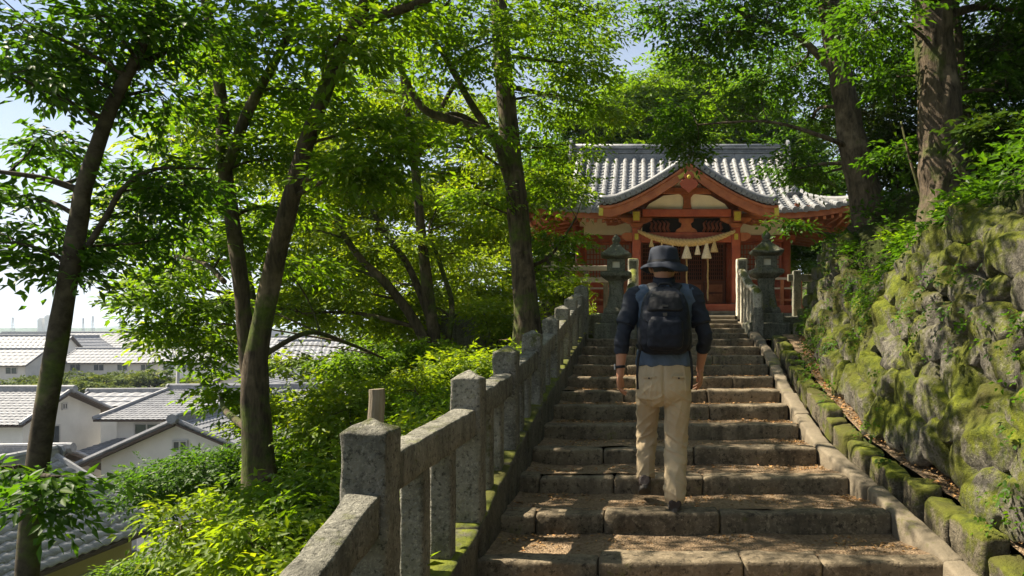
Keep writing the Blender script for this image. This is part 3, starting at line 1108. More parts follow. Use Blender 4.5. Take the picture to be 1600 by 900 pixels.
# tree B : twin trunk in the left middle ground
b0 = P(408, 800, 8)
make_tree('twin_trunk_tree', 'mossy twin trunked tree left of the fence, splitting low into two thick stems',
          [[ground_pt(b0.x, 8, 0.27), T(408, 800, 8, 0.24), T(403, 700, 8, 0.225), T(398, 600, 8, 0.21), T(402, 545, 8, 0.17), T(423, 440, 8, 0.155), T(450, 330, 7.9, 0.14), T(478, 225, 7.8, 0.13), T(520, 110, 7.6, 0.115), T(555, 40, 7.4, 0.10), T(600, -60, 7.2, 0.08)],
           [T(398, 640, 8.02, 0.15), T(385, 540, 8.05, 0.135), T(376, 440, 8.1, 0.125), T(361, 330, 8.2, 0.12), T(350, 250, 8.3, 0.115), T(345, 150, 8.4, 0.10), T(325, 20, 8.5, 0.085), T(305, -120, 8.5, 0.06)],
           [T(352, 300, 8.3, 0.09), T(348, 285, 8.25, 0.08), T(385, 180, 8.2, 0.09), T(430, 95, 8.1, 0.07), T(480, 0, 8, 0.05)]],
          [Bl(350, 60, 8, 0.85, 0.7), Bl(440, 40, 7.6, 0.7, 0.7), Bl(330, 210, 8.6, 0.62), Bl(425, 250, 8.6, 0.6), Bl(470, 330, 9, 0.45, 0.8), Bl(560, 200, 7.8, 0.5, 0.8), Bl(610, 250, 7.6, 0.4, 0.8), Bl(540, 265, 7.5, 0.4, 0.8), Bl(530, 60, 6.8, 0.4, 0.9), Bl(620, 20, 7.4, 0.4, 0.7),
           Bl(300, 340, 9, 0.6), Bl(270, 420, 9.5, 0.5), Bl(330, 470, 9.6, 0.5), Bl(260, 510, 9.8, 0.42), Bl(330, 560, 10, 0.42), Bl(345, 620, 10, 0.3), Bl(240, 470, 9.6, 0.25), Bl(400, 160, 8.8, 0.5), Bl(480, 140, 8.6, 0.5), Bl(380, 370, 8.6, 0.35, 0.8), Bl(445, 415, 9.4, 0.4),
           Bl(420, -110, 7, 1.0, 0.4), Bl(760, -160, 6, 0.8, 0.3), Bl(900, -240, 5.6, 0.7, 0.3), ((-1.4, 2.8, 5.0), 1.2, 0.35), ((-3.3, 5.5, 4.1), 0.75, 0.8), ((0.2, 1.0, 4.8), 1.3, 0.8), ((-2.5, -0.5, 4.2), 1.4, 0.9), Bl(330, -160, 8, 1.2)],  # masses above and behind the view, added to shade the walker and steps
          M['leaf_b'], M['bark'], L=0.105, Wd=0.044, seed=3,
          limbs=[[T(555, 40, 7.4, 0.085), T(610, 20, 7.2, 0.07), T(660, 2, 7.0, 0.06), T(740, -40, 6.6, 0.04)],
                 [T(350, 440, 8.15, 0.05), T(320, 412, 8.6, 0.04), T(275, 400, 9.2, 0.03)],
                 [T(405, 560, 8.1, 0.05), T(480, 520, 9, 0.045), T(540, 535, 9.8, 0.04), T(600, 560, 10.5, 0.02)]], n=28, rough=0.09, freq=3)

# tree C : straight trunk beside the top of the fence
make_tree('tall_fence_tree', 'tall straight trunk beside the upper end of the stone fence, left of the shrine',
          [[ground_pt(P(826, 540, 12).x, 12, 0.25), T(826, 540, 12, 0.235), T(818, 430, 12, 0.22), T(806, 300, 12, 0.205), T(792, 170, 12, 0.19), T(782, 50, 12, 0.17), T(776, -80, 12, 0.14), T(770, -260, 12, 0.09)]],
          [Bl(780, 60, 11, 0.95, 0.8), Bl(860, 50, 12.6, 1.0, 0.9), Bl(700, 60, 11, 1.0), Bl(640, 130, 11, 0.8, 0.55), Bl(850, 150, 12.5, 0.85), Bl(905, 100, 13, 0.8), Bl(935, 165, 14, 0.6), Bl(730, 220, 11, 0.6, 0.55), Bl(860, 230, 13, 0.7), Bl(960, 170, 14, 0.5, 0.8), Bl(870, 300, 13, 0.7), Bl(860, 375, 12.6, 0.5), Bl(760, 320, 12, 0.5), Bl(910, 20, 13.6, 0.8), Bl(845, 420, 12.8, 0.4),
           Bl(780, -160, 11, 1.3, 0.45), ((-1.7, 8.3, 5.3), 0.7, 0.9), ((-0.9, 6.2, 4.7), 0.5, 0.8), Bl(640, -80, 10, 1.1, 0.5), Bl(930, -90, 12, 0.8, 0.5)],  # masses given in world coordinates are out of view, added to shade the wall
          M['leaf_b'], M['bark'], L=0.10, Wd=0.045, slen=0.42, seed=4, dens=0.95,
          limbs=[[T(797, 232, 12, 0.12), T(760, 208, 11.8, 0.10), T(715, 190, 11.5, 0.09), T(660, 168, 11.2, 0.07), T(620, 95, 11, 0.05)],
                 [T(800, 300, 12, 0.10), T(775, 225, 11.7, 0.085), T(735, 160, 11.4, 0.07), T(690, 80, 11, 0.05), T(650, 20, 10.8, 0.03)],
                 [T(802, 270, 12, 0.07), T(770, 215, 11.9, 0.06), T(720, 180, 11.6, 0.05), T(690, 182, 11.4, 0.04)],
                 [T(815, 420, 12, 0.05), T(860, 400, 12.4, 0.03), T(900, 340, 12.8, 0.02)]], n=24, rough=0.08, freq=3)

# tree D : slender multi stem tree behind the fence, bright leaves
make_tree('slender_stem_tree', 'slender multi stemmed bright leaved tree between the twin trunk and the straight trunk',
          [[ground_pt(P(690, 590, 13).x, 13, 0.15), T(688, 580, 13, 0.135), T(672, 480, 13, 0.12), T(660, 380, 13, 0.10), T(650, 280, 13, 0.085), T(638, 190, 13, 0.07), T(625, 90, 13, 0.05)],
           [T(680, 560, 12.95, 0.11), T(640, 490, 12.8, 0.10), T(600, 440, 12.6, 0.09), T(560, 400, 12.5, 0.07), T(520, 340, 12.4, 0.05)],
           [T(672, 500, 13, 0.08), T(640, 420, 13.2, 0.07), T(600, 360, 13.5, 0.06), T(570, 310, 13.6, 0.04)],
           [T(695, 560, 13.1, 0.07), T(706, 480, 13.3, 0.06), T(690, 420, 13.5, 0.05), T(670, 360, 13.6, 0.03)],
           [T(646, 260, 13, 0.055), T(675, 200, 12.8, 0.05), T(712, 130, 12.5, 0.045), T(760, 90, 12, 0.03)]],
          [Bl(500, 420, 13, 0.8), Bl(560, 340, 14, 0.9), Bl(620, 300, 14, 0.9), Bl(680, 400, 15, 0.9), Bl(620, 440, 15, 0.8), Bl(740, 400, 16, 0.9), Bl(570, 490, 13.6, 0.7), Bl(650, 190, 13, 0.8), Bl(480, 200, 13.6, 0.7), Bl(470, 490, 12.4, 0.6), Bl(740, 480, 16, 0.9), Bl(500, 290, 14, 0.7), Bl(720, 300, 15, 0.8), Bl(560, 140, 13.6, 0.8), Bl(430, 350, 14, 0.7), Bl(770, 250, 15, 0.7), Bl(640, 520, 14.5, 0.7), Bl(590, 60, 13, 0.9), Bl(560, 570, 12, 0.5), Bl(450, 570, 11.6, 0.45), Bl(520, 600, 11, 0.4), Bl(600, 380, 13, 0.8), Bl(540, 250, 13.5, 0.8), Bl(690, 330, 14.5, 0.8), Bl(480, 360, 12.5, 0.7), Bl(760, 340, 14.5, 0.7), Bl(660, 480, 14, 0.7), Bl(530, 450, 12.5, 0.6)],
          M['leaf_y'], M['bark'], L=0.10, Wd=0.045, slen=0.42, seed=5, dens=0.95, n=16)

make_tree('valley_tree', 'broad bright tree rising from the slope behind the slender stems',
          [[ground_pt(P(600, 620, 19).x, 19, 0.2), T(600, 540, 19, 0.17), T(590, 420, 19, 0.13), T(600, 280, 19, 0.08)]],
          [Bl(480, 380, 19, 1.3), Bl(560, 300, 20, 1.4), Bl(650, 300, 20, 1.4), Bl(720, 380, 20, 1.3), Bl(600, 420, 19, 1.3), Bl(520, 480, 18.5, 1.1), Bl(680, 480, 19, 1.2), Bl(440, 470, 18, 0.9), Bl(770, 460, 20, 1.2), Bl(600, 190, 20, 1.3), Bl(760, 270, 20, 1.2), Bl(500, 200, 20, 1.1), Bl(690, 180, 20, 1.2), Bl(600, 530, 18, 0.9), Bl(740, 540, 18, 0.9), Bl(430, 270, 20, 1.1), Bl(840, 300, 20, 1.1), Bl(850, 420, 20, 0.9)],
          M['leaf_y'], M['bark'], L=0.15, Wd=0.07, slen=0.55, m=9, seed=15, dens=0.9, n=12)
make_tree('valley_tree', 'leafy tree on the slope filling the gap between the leaning and the twin trunk',
          [[ground_pt(P(398, 640, 12.5).x, 12.5, 0.12), T(398, 560, 12.5, 0.10), T(385, 430, 12.5, 0.08), T(350, 320, 12.5, 0.05), T(300, 240, 12.5, 0.03)]],
          [Bl(280, 200, 12.5, 0.8), Bl(300, 300, 12.5, 0.8), Bl(240, 340, 12.5, 0.6, 0.8), Bl(310, 400, 12.5, 0.7), Bl(260, 440, 12.3, 0.5), Bl(320, 500, 12, 0.55), Bl(270, 520, 11.8, 0.4, 0.8), Bl(210, 300, 13, 0.5, 0.7), Bl(330, 120, 12.5, 0.7), Bl(180, 380, 12.5, 0.4, 0.7)],
          M['leaf_y'], M['bark'], L=0.11, Wd=0.05, slen=0.42, m=9, seed=16, dens=0.95, n=12)

# tree E : leaning pale trunk on the wall right of the shrine
make_tree('leaning_wall_tree', 'pale leaning trunk on top of the boulder wall, nearest to the shrine roof',
          [[ground_pt(P(1372, 390, 11).x, 11, 0.25), T(1372, 385, 11, 0.235), T(1352, 300, 11, 0.215), T(1333, 225, 11, 0.20), T(1318, 140, 11, 0.18), T(1300, 40, 11, 0.16), T(1285, -70, 11, 0.13), T(1265, -220, 11, 0.08)]],
          [Bl(1250, 100, 12.4, 0.95), Bl(1150, 50, 11, 0.9), Bl(1085, 30, 11.5, 0.65), Bl(1270, 185, 12.4, 0.6), Bl(1195, 120, 11.5, 0.55, 0.7), Bl(1240, 265, 12.4, 0.5), Bl(1345, 100, 12.4, 0.85), Bl(1200, 10, 11, 0.9), Bl(1110, 105, 12, 0.5, 0.8), Bl(1275, 275, 12.4, 0.4), Bl(1232, 352, 10.8, 0.08, 0.5), Bl(1030, 10, 12, 0.5, 0.8), Bl(1070, 170, 12, 0.24, 1.2), Bl(1074, 208, 12, 0.30, 1.6), Bl(1078, 240, 12, 0.20, 1.4), Bl(1290, 15, 12.4, 0.9), Bl(1160, 175, 12, 0.3, 0.7),
           Bl(1150, -130, 11, 1.0, 0.5), Bl(1300, -150, 10, 1.2, 0.5), ((2.4, 6.5, 6.0), 1.3, 0.9)],  # the mass in world coordinates is out of view, added to cut sky light
          M['leaf_a'], M['bark_f'], L=0.095, Wd=0.043, slen=0.4, seed=6, dens=0.95,
          limbs=[[T(1315, 130, 11, 0.07), T(1250, 60, 11, 0.05), T(1150, 20, 11, 0.03)], [T(1335, 235, 11, 0.05), T(1290, 215, 10.8, 0.035), T(1200, 190, 11, 0.02), T(1090, 195, 11, 0.012)]], n=24, rough=0.08)

# tree F : massive plated trunk, right
make_tree('massive_trunk_tree', 'massive trunk with plated pale bark at the upper right, thickest of the trees',
          [[ground_pt(P(1480, 360, 9).x, 9, 0.40), T(1480, 350, 9, 0.36), T(1474, 270, 9, 0.335), T(1468, 180, 9, 0.32), T(1462, 90, 9, 0.305), T(1456, 0, 9, 0.295), T(1450, -110, 9, 0.27), T(1440, -300, 9, 0.2)]],
          [Bl(1370, 20, 8.6, 0.8), Bl(1400, 240, 9.8, 0.3), Bl(1400, 120, 9.8, 0.4, 0.8), Bl(1560, 50, 9.6, 1.0), Bl(1580, 150, 9.6, 0.8), Bl(1540, 240, 10, 0.6), Bl(1430, -160, 8.6, 0.9, 0.5), Bl(1600, -60, 8.6, 1.0), ((3.0, 4.0, 5.6), 1.4, 0.9), ((2.6, 1.2, 5.0), 1.5, 0.9), ((2.0, -1.5, 4.2), 1.6, 0.9)],  # nearest overhead masses are unseen, added to keep sky light off the steps
          M['leaf_a'], M['bark_f'], L=0.085, Wd=0.04, seed=7, n=48, rough=0.13, freq=4,
          limbs=[[T(1490, 20, 9, 0.08), T(1540, 10, 9.2, 0.06), T(1600, 20, 9.4, 0.04)]])
make_tree('thin_straight_tree', 'thin straight stem standing just right of the massive trunk',
          [[ground_pt(P(1522, 300, 9.6).x, 9.6, 0.075), T(1520, 290, 9.6, 0.068), T(1511, 190, 9.6, 0.062), T(1501, 90, 9.6, 0.056), T(1490, -10, 9.6, 0.05), T(1470, -160, 9.6, 0.035)]],
          [Bl(1520, -40, 9.6, 0.8), Bl(1570, 300, 9.4, 0.35)], M['leaf_a'], M['bark'], seed=8, n=14)
m = MB()
trunk_mesh(m, [Vector(T(1530, 300, 8.4, 0)[:3]), Vector(T(1500, 262, 8.5, 0)[:3]), Vector(T(1470, 222, 8.6, 0)[:3]), Vector(T(1440, 180, 8.7, 0)[:3])], [0.045, 0.042, 0.037, 0.026], 10, 8, 0.08, 5)
tag(m.build('fallen_branch', M['bark_f'], smooth=True), 'bare broken branch propped against the massive trunk', 'branch')
m = MB()
trunk_mesh(m, [Vector(T(1452, 345, 9.3, 0)[:3]), Vector(T(1425, 260, 9.3, 0)[:3]), Vector(T(1408, 190, 9.4, 0)[:3])], [0.024, 0.02, 0.014], 8, 8, 0.08, 5)
tag(m.build('bare_sapling', M['bark'], smooth=True), 'thin bare sapling left of the massive trunk', 'sapling')

# trees behind the shrine
bs = [(900, 235, 33, 2.2, 'rounded evergreen tree behind the left end of the shrine roof'), (985, 185, 34, 2.6, 'bushy tree rising behind the left half of the shrine ridge'),
      (1070, 150, 36, 2.8, 'tallest leafy tree straight behind the shrine ridge'), (1150, 185, 34, 2.5, 'bushy tree rising behind the right half of the shrine ridge'),
      (1230, 240, 33, 2.3, 'dark tree behind the right end of the shrine roof'), (1290, 330, 30, 2.2, 'low leafy tree behind the right eave of the shrine'), (850, 330, 30, 2.4, 'low leafy tree behind the left eave of the shrine')]
for i, (px, py, d, r, lab) in enumerate(bs):
    c = P(px, py, d)
    gz = 0.25
    make_tree('backdrop_tree', lab, [[(c.x, d, gz - 0.2, 0.3), (c.x + 0.2, d, lerp(gz, c.z, 0.5), 0.22), (c.x, d, c.z, 0.12)]],
              [((c.x, d, c.z), r * 0.75, 1.0), ((c.x - r * 0.5, d - 0.8, c.z - r * 0.45), r * 0.62, 1.0), ((c.x + r * 0.55, d - 0.5, c.z - r * 0.4), r * 0.62, 1.0), ((c.x, d - 1.2, c.z - r * 1.1), r * 0.7, 1.0), ((c.x + r * 0.1, d, c.z + r * 0.55), r * 0.5, 1.0)],
              M['leaf_b'] if i in (1, 2, 3) else M['leaf_a'], M['bark'], L=0.20, Wd=0.10, slen=0.7, m=8, dens=0.75, seed=40 + i, group='trees behind the shrine', n=10, flat=0.8)

# ---------------------------------------------------------------- shrubs on the slope left of the fence
sh = [(300, 728, 12, 1.0, 'a', 'dense rounded dark green bush in front of the tiled roofs'),
      (340, 840, 7.2, 0.62, 'y', 'bright yellow green shrub at the foot of the twin trunk'),
      (225, 885, 12, 0.55, 'b', 'small shrub at the bottom left beside the lane'),
      (470, 700, 8.6, 0.62, 'b', 'shrub just right of the foot of the twin trunk'),
      (440, 850, 5.6, 0.42, 'y', 'bright fern-like shrub low behind the nearest rail'),
      (545, 640, 8.6, 0.62, 'y', 'pale green shrub behind the wooden stake'),
      (620, 700, 6.8, 0.48, 'y', 'leafy shrub showing between the two nearest fence posts'),
      (640, 610, 9.5, 0.62, 'y', 'light shrub above the second fence post'),
      (700, 640, 7.6, 0.42, 'b', 'green shrub hugging the fence near the second post'),
      (730, 560, 11, 0.66, 'y', 'light leafy shrub behind the third and fourth fence posts'),
      (500, 780, 6.2, 0.48, 'b', 'dark low shrub left of the nearest fence post'),
      (440, 640, 10.5, 0.6, 'y', 'pale shrub right beside the twin trunk at mid height'),
      (780, 500, 13.5, 0.6, 'y', 'light shrub just left of the straight trunk foot'),
      (880, 452, 14.0, 0.42, 'y', 'yellow green bush below the veranda rail, left of the lanterns'),
      (560, 560, 11, 0.55, 'b', 'leafy shrub in the middle of the slope below the slender stems'),
      (660, 560, 12, 0.6, 'b', 'shrub at the foot of the slender stems')]
for i, (px, py, d, r, lf, lab) in enumerate(sh):
    make_shrub('shrub', lab, P(px, py, d), (r, r, r * 0.8), M['leaf_' + lf], L=0.075, Wd=0.036, seed=70 + i, dens=1.15 if i else 2.2, group='shrubs on the slope')
# shrubs above the wall on the right
sh = [(1595, 320, 6.6, 0.30, 'd', 'glossy shrub hanging over the boulder wall at the right edge'), (1600, 210, 7.6, 0.5, 'd', 'tall dark shrub at the upper right edge'),
      (1550, 305, 8.2, 0.24, 'b', 'small fern clump at the foot of the massive trunk'), (1425, 365, 9.8, 0.26, 'b', 'low plants between the two big trunks on the wall'),
      (1338, 384, 10.9, 0.10, 'y', 'little plant on the wall corner stones'), (1595, 430, 5.7, 0.24, 'a', 'ivy clump spilling down the wall at the right edge'),
      (1560, 100, 11.5, 1.1, 'd', 'dark evergreen mass high behind the thin stem'), (1620, 30, 10, 1.2, 'd', 'dark evergreen in the upper right corner'), (1420, 80, 12.5, 1.0, 'd', 'dark evergreen between the leaning and the massive trunk'), (1410, 220, 12.5, 1.0, 'd', 'dark shrub behind and between the two big trunks'),
      (1470, 250, 12.8, 1.1, 'd', 'dark undergrowth right behind the massive trunk'), (1600, 250, 10, 0.9, 'd', 'dark leafy shrub on the slope at the right edge'), (1400, 330, 13.5, 0.7, 'd', 'dark bush behind the foot of the leaning trunk'), (1360, 150, 14, 1.2, 'd', 'dark tree mass behind the leaning trunk')]
for i, (px, py, d, r, lf, lab) in enumerate(sh):
    make_shrub('slope_shrub', lab, P(px, py, d), (r, r, r * 0.85), M['leaf_' + lf], L=0.085, Wd=0.045, seed=110 + i, dens=1.2, group='shrubs above the wall')

# ---------------------------------------------------------------- uncountable small growth
def scatter(name, label, pts, dirs, mat, L, Wd, slen, m, seed, cat=None):
    rng = np.random.default_rng(seed)
    arr = sprays(rng, np.array(pts), np.array(dirs), slen, m, L, Wd)
    o = crown_obj(name, [arr], mat)
    LEAVES[0] += len(o.data.polygons) // 2
    return tag(o, label, kind='stuff')

rr = random.Random(9)
pts, dirs = [], []
while len(pts) < 4600:
    y = 2.0 + 16 * rr.random() ** 1.3
    x = -1.3 - rr.random() ** 1.4 * min(9.5, 2 + y * 0.8)
    z = hill_z(x, y)
    pts.append((x, y, z + rr.uniform(0.0, 0.25))); dirs.append((rr.gauss(0, 1), rr.gauss(0, 1), rr.uniform(0.2, 1.4)))
scatter('undergrowth', 'bright green undergrowth covering the slope beyond the fence', pts, dirs, M['leaf_y'], 0.07, 0.032, 0.28, 8, 5)
pts, dirs = [], []
while len(pts) < 2100:
    y = 3.0 + 11 * rr.random()
    x = pw(XTOP, min(y, 11.6)) + 0.3 + rr.random() ** 1.3 * 6
    if y > 11.5 and x < 6: continue
    z = hill_z(x, y)
    pts.append((x, y, z + rr.uniform(0.0, 0.25))); dirs.append((rr.gauss(-0.5, 1), rr.gauss(0, 1), rr.uniform(0.1, 1.2)))
scatter('bank_undergrowth', 'green undergrowth on the bank above the boulder wall', pts, dirs, M['leaf_a'], 0.075, 0.04, 0.26, 8, 6)
# little plants and ivy in the joints of the wall
pts, dirs = [], []
while len(pts) < 480:
    y = rr.uniform(2.6, 11.6)
    xb, zb = wall_base(y); zt = pw(WTOP, y)
    u = rr.random()
    if mn.noise(Vector((y * 1.1, u * 2.6, 4))) < 0.12 - (0.12 if 6.5 < y < 10 else 0): continue
    x = lerp(xb, pw(XTOP, y), u ** 0.9) - 0.15 - rr.uniform(0, 0.05)
    pts.append((x, y, lerp(zb, zt, u))); dirs.append((-0.9 + rr.gauss(0, 0.3), rr.gauss(0, 0.6), rr.uniform(-0.9, 0.5)))
scatter('wall_plants', 'small creeping plants and moss tufts in the joints of the boulder wall', pts, dirs, M['leaf_a'], 0.034, 0.022, 0.08, 6, 7)
# grass over the wall top
pts, dirs = [], []
while len(pts) < 380:
    y = rr.uniform(3.0, 11.6)
    pts.append((pw(XTOP, y) + 0.02 + rr.gauss(0, 0.12) , y, pw(WTOP, y) + rr.uniform(-0.08, 0.03))); dirs.append((-1.0 + rr.gauss(0, 0.5), rr.gauss(0, 0.6), rr.uniform(-0.3, 0.9)))
scatter('wall_top_grass', 'grass and small ferns hanging over the top of the boulder wall', pts, dirs, M['leaf_a'], 0.07, 0.020, 0.13, 7, 8)
# fallen leaves
def litter(name, label, pts, seed, L=0.035):
    rng = np.random.default_rng(seed)
    n = len(pts)
    a = rng.uniform(0, 6.283, n)
    D = np.stack([np.cos(a), np.sin(a), rng.normal(0, 0.22, n)], 1)
    N = np.stack([rng.normal(0, 0.25, n), rng.normal(0, 0.25, n), np.ones(n)], 1)
    V, T_ = leaf_arrays(np.array(pts), D, N, L * rng.uniform(0.5, 1.3, n), L * 0.5 * rng.uniform(0.6, 1.2, n), droop=0.15, fold=0.25)
    return tag(link(name, np_mesh(name, V, T_, np.repeat(rng.uniform(0, 1, n), 4)), M['litter']), label, kind='stuff')
pts = []
for (y, z, xr) in TREADS:
    for _ in range(420):
        yy = y + 0.2 + (TREAD - 0.22) * rr.random() ** 0.5
        xx = rr.uniform(-1.0, xr) if rr.random() < 0.6 else (-1.0 + abs(rr.gauss(0, 0.25)) if rr.random() < 0.5 else xr - abs(rr.gauss(0, 0.25)))
        if mn.noise(Vector((xx * 2.0, yy * 3.0, 7))) < -0.12: continue
        tt = (yy - y - 0.13) / (TREAD - 0.07)
        pts.append((xx, yy, z - 0.008 - 0.022 * min(1, tt * 1.4) + 0.018 * mn.noise(Vector((xx * 2.2, yy * 2.2, 5))) + 0.009))
litter('fallen_leaves', 'brown leaf litter scattered over the gravel treads', pts, 3, 0.034)
pts = []
for _ in range(3200):
    y = rr.uniform(2.0, 11.5)
    xx = pw(XR, y) + (rr.uniform(0.40, 0.85) if rr.random() < 0.8 else rr.uniform(0.16, 0.3))
    pts.append((xx + (max(0, y - 9) * 0.1), y, nose(y) + (0.13 if xx - pw(XR, y) > 0.35 else -0.13)))
litter('ledge_leaves', 'brown dead leaves on the ledge at the foot of the boulder wall', pts, 4, 0.05)
print("LEAVES", LEAVES[0])

# ---------------------------------------------------------------- shrine
M['red'] = wood_mat('vermilion_timber', (0.24, 0.045, 0.020), (0.40, 0.105, 0.045), 0.55, (1, 1, 1), 0.2, 4)
M['brownred'] = wood_mat('weathered_red_brown_timber', (0.22, 0.060, 0.022), (0.38, 0.135, 0.05), 0.6, (1, 1, 1), 0.25, 5)
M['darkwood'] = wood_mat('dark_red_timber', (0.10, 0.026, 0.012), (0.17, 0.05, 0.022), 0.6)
M['plaster'] = plain_mat('cream_plaster', (0.84, 0.78, 0.62), 0.85, 0.08, 3, 0.08)
M['gold'] = plain_mat('yellow_green_painted_end', (0.42, 0.36, 0.05), 0.5, 0.2, 20, 0.1)
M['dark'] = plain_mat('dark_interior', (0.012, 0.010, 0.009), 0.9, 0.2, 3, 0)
M['paper'] = plain_mat('paper_pane', (0.34, 0.29, 0.22), 0.9, 0.25, 2, 0)
M['oldwood'] = wood_mat('bleached_rail_wood', (0.30, 0.24, 0.18), (0.48, 0.40, 0.31), 0.8, (1, 1, 1), 0.3)
M['straw'] = plain_mat('rice_straw', (0.50, 0.36, 0.16), 0.85, 0.3, 30, 0.5, bscale=160)
M['strawpale'] = plain_mat('pale_straw_tassel', (0.66, 0.56, 0.38), 0.85, 0.25, 30, 0.5, bscale=160)


def tile_mat(name, ca, cb, rough=0.45):
    t = NT(name)
    c = t.mix(t.ramp(t.noise(2.3, 5, 0.7), 0.3, 0.7), ca, cb)
    c = t.mix(t.ramp(t.noise(14, 4, 0.7), 0.55, 0.7), c, tuple(min(1, x * 1.35) for x in cb))
    c = t.mix(t.ramp(t.noise(5, 5, 0.7), 0.60, 0.72), c, tuple(x * 0.5 for x in ca))
    t.bump(t.noise(40, 4, 0.7), 0.3, 0.01)
    return t.fin(c, rough, 0.5)


M['tile'] = tile_mat('silver_grey_tile', (0.12, 0.12, 0.12), (0.27, 0.265, 0.255))
M['neartile'] = tile_mat('sunlit_near_tile', (0.20, 0.20, 0.205), (0.36, 0.355, 0.35), 0.5)  # town tile made paler: sunlight on the near roof put into its colour
M['tiledark'] = tile_mat('dark_grey_tile', (0.085, 0.09, 0.095), (0.21, 0.215, 0.22))
M['rooftile'] = tile_mat('pale_town_tile', (0.12, 0.125, 0.14), (0.26, 0.26, 0.27), 0.5)

XC = 1.07
shr = empty('shrine_hall', (XC, 22.0, 0.25), 'red timbered shrine hall with curved grey tile roof and front gable', 'shrine')
FZ = 0.68          # floor level
EY, RYD, BY = 20.1, 24.4, 28.7     # front eave, ridge, back eave
EZ, RZ = 3.16, 5.62
HX, HE = 3.42, 4.75                # half widths of ridge and eave


def prof(v):       # v 0 at eave .. 1 at ridge
    return EZ + (RZ - EZ) * (0.62 * v + 0.38 * v * v)


def roof_z(x, y):
    dx = abs(x - XC)
    v = 1 - abs(y - RYD) / (RYD - EY)
    z = prof(max(0, v))
    if dx > HX:
        s = (dx - HX) / (HE - HX)
        z = min(z, lerp(prof(0.42), EZ, min(1, s) ** 0.8))
    lift = 0.34 * (min(1, dx / HE) ** 5) * max(0, 1 - max(0, v) * 2.2)
    return z + lift


# stone base and floor
m = MB(); m.box(XC - 3.7, XC + 3.7, 19.9, 28.3, 0.20, 0.44)
m.build('stone_base', M['lantern'], shr, bevel=0.02)
m = MB(); m.box(XC - 3.4, XC + 3.4, 20.6, 28.0, 0.46, FZ)
m.build('veranda', M['red'], shr, bevel=0.012)
m = MB(); m.box(XC - 1.45, XC + 1.45, 19.45, 20.59, 0.47, FZ - 0.004)
m.build('porch_floor', M['red'], shr, bevel=0.012)
# hall walls (closed box behind the joinery)
WY = 22.0
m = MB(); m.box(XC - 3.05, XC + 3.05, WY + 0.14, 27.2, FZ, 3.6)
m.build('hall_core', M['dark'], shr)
# pillars
for x in (-2.0, -0.33, 2.47, 4.14):
    m = MB(); m.tube([(x, WY, FZ), (x, WY, 3.05)], 0.13, 18)
    m.build('pillar', M['red'], shr, smooth=True)
for x in (-2.0, 4.14):
    m = MB(); m.tube([(x, 27.0, FZ), (x, 27.0, 3.05)], 0.13, 14)
    m.build('pillar', M['red'], shr, smooth=True)
    m = MB(); m.box(x - 0.04, x + 0.04, WY + 0.13, 26.9, FZ + 0.001, 2.72)
    m.build('side_wall', M['brownred'], shr)
# lintel, plaster band, head beam
m = MB(); m.box(-2.25, 4.40, WY - 0.09, WY + 0.09, 2.60, 2.80)
m.build('lintel', M['red'], shr, bevel=0.012)
m = MB(); m.box(-2.0, 4.14, WY - 0.03, WY + 0.06, 2.801, 3.30)
m.build('plaster_band', M['plaster'], shr)
m = MB(); m.box(-2.35, 4.50, WY - 0.11, WY + 0.11, 3.30, 3.48)
m.build('head_beam', M['brownred'], shr, bevel=0.012)

# lattice panels
def lattice(x0, x1, z0, z1, nxx, nzz, y, panel='lattice_panel', mat=M['red'], bar=0.028, back=M['paper']):
    m = MB(); m.box(x0, x1, y + 0.05, y + 0.06, z0, z1)
    pn = m.build(panel, back, shr)
    f = MB()
    w = 0.07
    f.box(x0, x0 + w, y - 0.03, y + 0.05, z0, z1)
    f.build('stile', mat, pn)
    f = MB(); f.box(x1 - w, x1, y - 0.03, y + 0.05, z0, z1)
    f.build('stile', mat, pn)
    f = MB(); f.box(x0 + w, x1 - w, y - 0.028, y + 0.05, z0, z0 + w)
    f.build('frame_rail', mat, pn)
    f = MB(); f.box(x0 + w, x1 - w, y - 0.028, y + 0.05, z1 - w, z1)
    f.build('frame_rail', mat, pn)
    for i in range(1, nxx):
        f = MB(); xx = lerp(x0 + w, x1 - w, i / nxx)
        f.box(xx - bar / 2, xx + bar / 2, y - 0.014, y + 0.03, z0 + w, z1 - w)
        f.build('lattice_bar', mat, pn)
    for i in range(1, nzz):
        f = MB(); zz = lerp(z0 + w, z1 - w, i / nzz)
        f.box(x0 + w, x1 - w, y - 0.002, y + 0.034, zz - bar / 2, zz + bar / 2)
        f.build('lattice_bar', mat, pn)
    return pn


